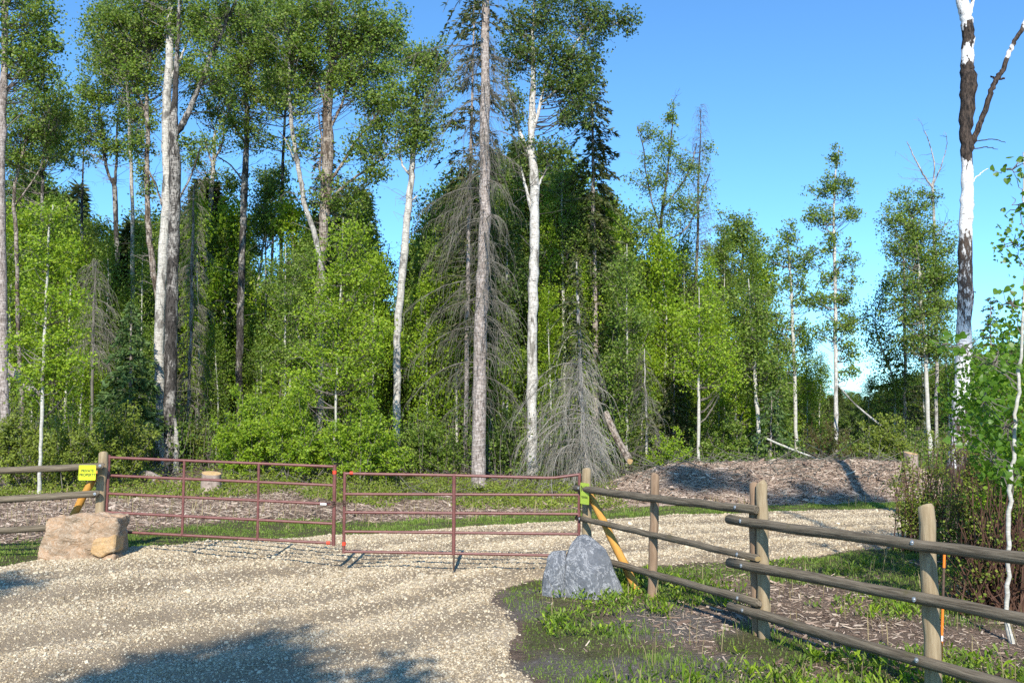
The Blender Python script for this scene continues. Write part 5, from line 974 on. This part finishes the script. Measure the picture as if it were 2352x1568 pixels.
# ------------------------------------------------------------------ deep wood and undergrowth that read as one mass
rng = np.random.default_rng(99); bb = Buf()
def far_tree(bb, x, y, h, w_, rng, ls, lai, conif, lm, base=.3):
    z0 = hz(x, y); r = .10 + .006 * h
    tr = np.array([(x, y, z0 - .1, r), (x + rng.normal(0, .15), y, z0 + h * .35, r * .8), (x + rng.normal(0, .3), y, z0 + h * .7, r * .5), (x + rng.normal(0, .3), y, z0 + h * .97, .02)]); s = spline(tr, 4)
    tubes(bb, s[None, :, :3], s[None, :, 3], 6, 0 if not conif else 1)
    if conif:
        n = int(h * w_ * 90); t = rng.random(n) ** .75; rr = w_ * (1 - t) ** .8 * rng.uniform(.1, 1, n) ** .6; a = rng.uniform(0, 6.28, n)
        C = np.stack([x + np.cos(a) * rr, y + np.sin(a) * rr, z0 + h * (.12 + .88 * t) - rr * .4], 1)
        needles(bb, C, np.stack([np.cos(a), np.sin(a), -.4 + 0 * a], 1) + rng.normal(0, .5, (n, 3)), .5, .13, rng, 4); return
    nl = int(h * (1 - base) * w_ * 2 * .8 * lai / (.38 * ls * ls)); k = max(6, nl // 45)
    t = rng.random(k); prof = np.sin(np.pi * np.clip(t * .85 + .12, 0, 1)) ** .7; a = rng.uniform(0, 6.28, k); rr = w_ * prof * np.sqrt(rng.random(k))
    C = np.stack([x + np.cos(a) * rr, y + np.sin(a) * rr, z0 + h * (base + (1 - base) * t)], 1)
    sp_ = np.stack([np.interp(C[:, 2] - rr * .6, s[:, 2], s[:, i_]) for i_ in range(3)], 1); tubes(bb, np.stack([sp_, (sp_ + C) / 2 - np.array([0, 0, .1]), C], 1), np.tile(np.array([.03, .02, .01]), (k, 1)), 3, 1)
    rep = np.repeat(np.arange(k), 45); leaf_tris(bb, C[rep] + rng.normal(0, .34, (len(rep), 3)), ls, rng, lm)
mats = [MAT['aspen_grey'], MAT['twig'], MAT['leaf_mid'], MAT['leaf_dark'], MAT['needle']]
VAR = []; VH = []
for k, (h, w_, con, lm, base) in enumerate(((12, 1.7, 0, 2, .12), (13, 1.9, 0, 3, .2), (11, 1.5, 0, 2, .05), (14, 2.0, 0, 2, .3), (12, 1.6, 0, 3, .1), (12, 1.5, 1, 2, 0), (13, 1.8, 1, 2, 0))):
    bb = Buf(); h0 = hz(0, 50); far_tree(bb, 0, 50, h, w_, rng, .12, 2.8, con, lm, base); VAR.append(bb.mesh('wood_tree', mats, origin=(0, 50, h0))); VH.append(h)
WP, WR, WS, WI = [], [], [], []
def plant(px, y, ytop, con, wide=1.0):
    x = (px - 1176) / F * y; z = hz(x, y); h = max(1.2, P(px, ytop, y)[2] - z); k = rng.integers(5, 7) if con else rng.integers(0, 5); s = h / VH[k]
    WP.append((x, y, z)); WR.append((0, 0, rng.uniform(0, 6.28))); WS.append((s * wide, s * wide, s)); WI.append(k)
TOPX = [-150, 150, 300, 345, 420, 540, 585, 640, 700, 830, 860, 935, 980, 1100, 1300, 1440, 1500, 1600, 1700]
TOPY = [380, 400, 480, 480, 420, 470, 640, 640, 430, 430, 640, 640, 470, 330, 330, 480, 600, 660, 740]
for row, (y0, y1, n, spread) in enumerate(((42, 48, 46, 260), (48, 60, 54, 230), (60, 82, 60, 200), (82, 120, 60, 160))):
    for i_ in range(n):
        px = -160 + (i_ + rng.uniform(0, 1)) / n * 1800; con = rng.random() < .26
        plant(px, rng.uniform(y0, y1), np.interp(px, TOPX, TOPY) + rng.random() ** .8 * spread - (30 if con else 0), con, rng.uniform(.85, 1.35))
for i_ in range(150):      # beyond the clearing on the right
    px = rng.uniform(1420, 2480); lim = np.interp(px, [1420, 1600, 1800, 1880, 1960, 2040, 2150, 2480], [700, 760, 840, 895, 902, 890, 850, 780]) + rng.uniform(-12, 45)
    plant(px, rng.uniform(46, 150), lim, rng.random() < .3, rng.uniform(1.6, 3.2))
tag(gn_scatter('deep_wood', np.array(WP), np.array(WR), np.array(WS), np.array(WI), VAR), 'dense mixed wood in shade behind the front row of trees', 'forest', kind='stuff')
bb = Buf()        # undergrowth
n = 3800; y = rng.uniform(31, 50, n); px = rng.uniform(-120, 2460, n); x = (px - 1176) / F * y; z = terrain(x, y); hh = rng.uniform(.3, 2.6, n) * (.5 + fbm(x * .3, y * .3, 201)) * np.where(px > 1440, .5, 1)
S = np.stack([np.stack([x, y, z], 1), np.stack([x + rng.normal(0, .15, n), y + rng.normal(0, .15, n), z + hh], 1)], 1); mid = S.mean(1, keepdims=True) + rng.normal(0, .06, (n, 1, 3)); tubes(bb, np.concatenate([S[:, :1], mid, S[:, 1:]], 1), np.tile(np.array([.013, .010, .005]), (n, 1)), 3, 0)
rep = np.repeat(np.arange(n), 30); t = rng.uniform(.25, 1.05, len(rep))[:, None]; C = S[rep, 0] * (1 - t) + S[rep, 1] * t + rng.normal(0, .16, (len(rep), 3))
kk = rng.random(len(rep)) < .55; leaf_tris(bb, C[kk], .10, rng, 1); leaf_tris(bb, C[~kk], .10, rng, 2)
n = 3000; y = rng.uniform(24.5, 31, n); px = rng.uniform(-100, 1420, n); x = (px - 1176) / F * y; k = (fbm(x * .45, y * .45, 211) > .46); x, y = x[k], y[k]; n = len(x); z = terrain(x, y)
rep = np.repeat(np.arange(n), 14); hh = rng.uniform(.02, .38, len(rep)) * np.clip((y[rep] - 23) / 5, .15, 1); C = np.stack([x[rep] + rng.normal(0, .13, len(rep)), y[rep] + rng.normal(0, .13, len(rep)), z[rep] + hh], 1); leaf_tris(bb, C, .06, rng, 3, up=1.0)
tag(link('undergrowth', bb.mesh('undergrowth', [MAT['twig'], MAT['leaf_mid'], MAT['leaf_dark'], MAT['leaf_olive']])), 'low leafy undergrowth covering the forest floor between the trunks', 'undergrowth', kind='stuff')
bb = Buf()         # dead brush and sticks on the forest edge
n = 1500; y = rng.uniform(27, 36, n); px = rng.uniform(60, 2150, n); x = (px - 1176) / F * y; z = terrain(x, y) + np.where(y < 32, np.maximum(0, berm_h(x, y)), 0); a = rng.uniform(0, 6.28, n); L_ = rng.uniform(.3, 1.6, n)
e = np.stack([np.cos(a) * L_, np.sin(a) * L_, rng.uniform(0, .5, n) * L_], 1); A = np.stack([x, y, z], 1); q = np.linspace(0, 1, 4)[None, :, None]
tubes(bb, A[:, None] + e[:, None] * q + rng.normal(0, .04, (n, 4, 3)) * q, np.tile(np.linspace(.014, .005, 4), (n, 1)), 4)
tag(link('dead_brush', bb.mesh('dead_brush', [MAT['dead_twig']])), 'grey dead sticks and brush littering the forest edge', 'brush', kind='stuff')
# ------------------------------------------------------------------ trees behind the photographer that throw the foreground shade
tree_b = lambda label, x, y, h, lobes, seed: back_tree(label, x, y, h, lobes, seed)
def back_tree(label, x, y, h, lobes, seed, lai=5.0):
    rng = np.random.default_rng(seed); z0 = hz(x, y); t = thing('poplar_tree', (x, y, z0), label, 'tree'); o3 = (x, y, z0)
    bb = Buf(); s = np.array([(x, y, z0 - .1, .2), (x + .1, y, z0 + h * .4, .16), (x, y, z0 + h * .75, .09), (x, y, z0 + h * .97, .02)]); sk = stem_mesh(bb, s, 10, 0, rng, z0); link('trunk', bb.mesh('trunk', [MAT['aspen']], origin=o3, smooth=(0,)), t)
    bb = Buf()
    for dx, zz, rx, rz in lobes:
        n = int(np.pi * rx * rz * lai / (.38 * .14 ** 2)); k = max(4, n // 60); u = unit(rng.normal(size=(k, 3))) * (rng.random(k) ** .4)[:, None]; C = np.array([x + dx, y, z0 + zz]) + u * np.array([rx, rx, rz])
        A = np.stack([np.interp(C[:, 2] - .5, sk[:, 2], sk[:, i_]) for i_ in range(3)], 1); tubes(bb, np.stack([A, (A + C) / 2, C], 1), np.tile(np.array([.04, .025, .01]), (k, 1)), 4, 0)
        rep = np.repeat(np.arange(k), 60); leaf_tris(bb, C[rep] + rng.normal(0, .22, (len(rep), 3)), .14, rng, 1)
    link('crown', bb.mesh('crown', [MAT['twig'], MAT['leaf_mid']], origin=o3), t)
back_tree('poplar behind the viewer whose rounded shadow darkens the middle of the driveway', -2.8, -6.6, 12.6, [(0, 11.8, .6, .55), (-.7, 11.2, .6, .45), (0, 11.0, .8, .6), (-.9, 10.6, .7, .5), (-.1, 10, .9, .8), (-.5, 9, 1.1, .9)], 301)
back_tree('poplar behind the viewer whose shadow falls on the left edge of the driveway', -7.05, -4.7, 13.0, [(-.1, 12.2, .6, .4), (-.3, 11.8, .8, .4), (-.9, 10.4, .8, .5), (-.9, 9.0, 1.0, .7)], 302)
back_tree('shorter poplar behind the viewer shading the bottom centre of the gravel', -1.4, -4.3, 10.0, [(.05, 9.35, .32, .4), (0, 8.6, .6, .5), (0, 7.6, .9, .7)], 303)
back_tree('very tall poplar behind the viewer whose split crown shades the chip mound', 6.7, -3.7, 25.0, [(-2.1, 23.4, .8, .6), (-1.7, 22.6, .9, .5), (-1.2, 23.0, .5, .4), (2.9, 22.2, 1.1, .35), (2.2, 21.7, 1.2, .4), (1.6, 22.5, .5, .3)], 304, 4.2)
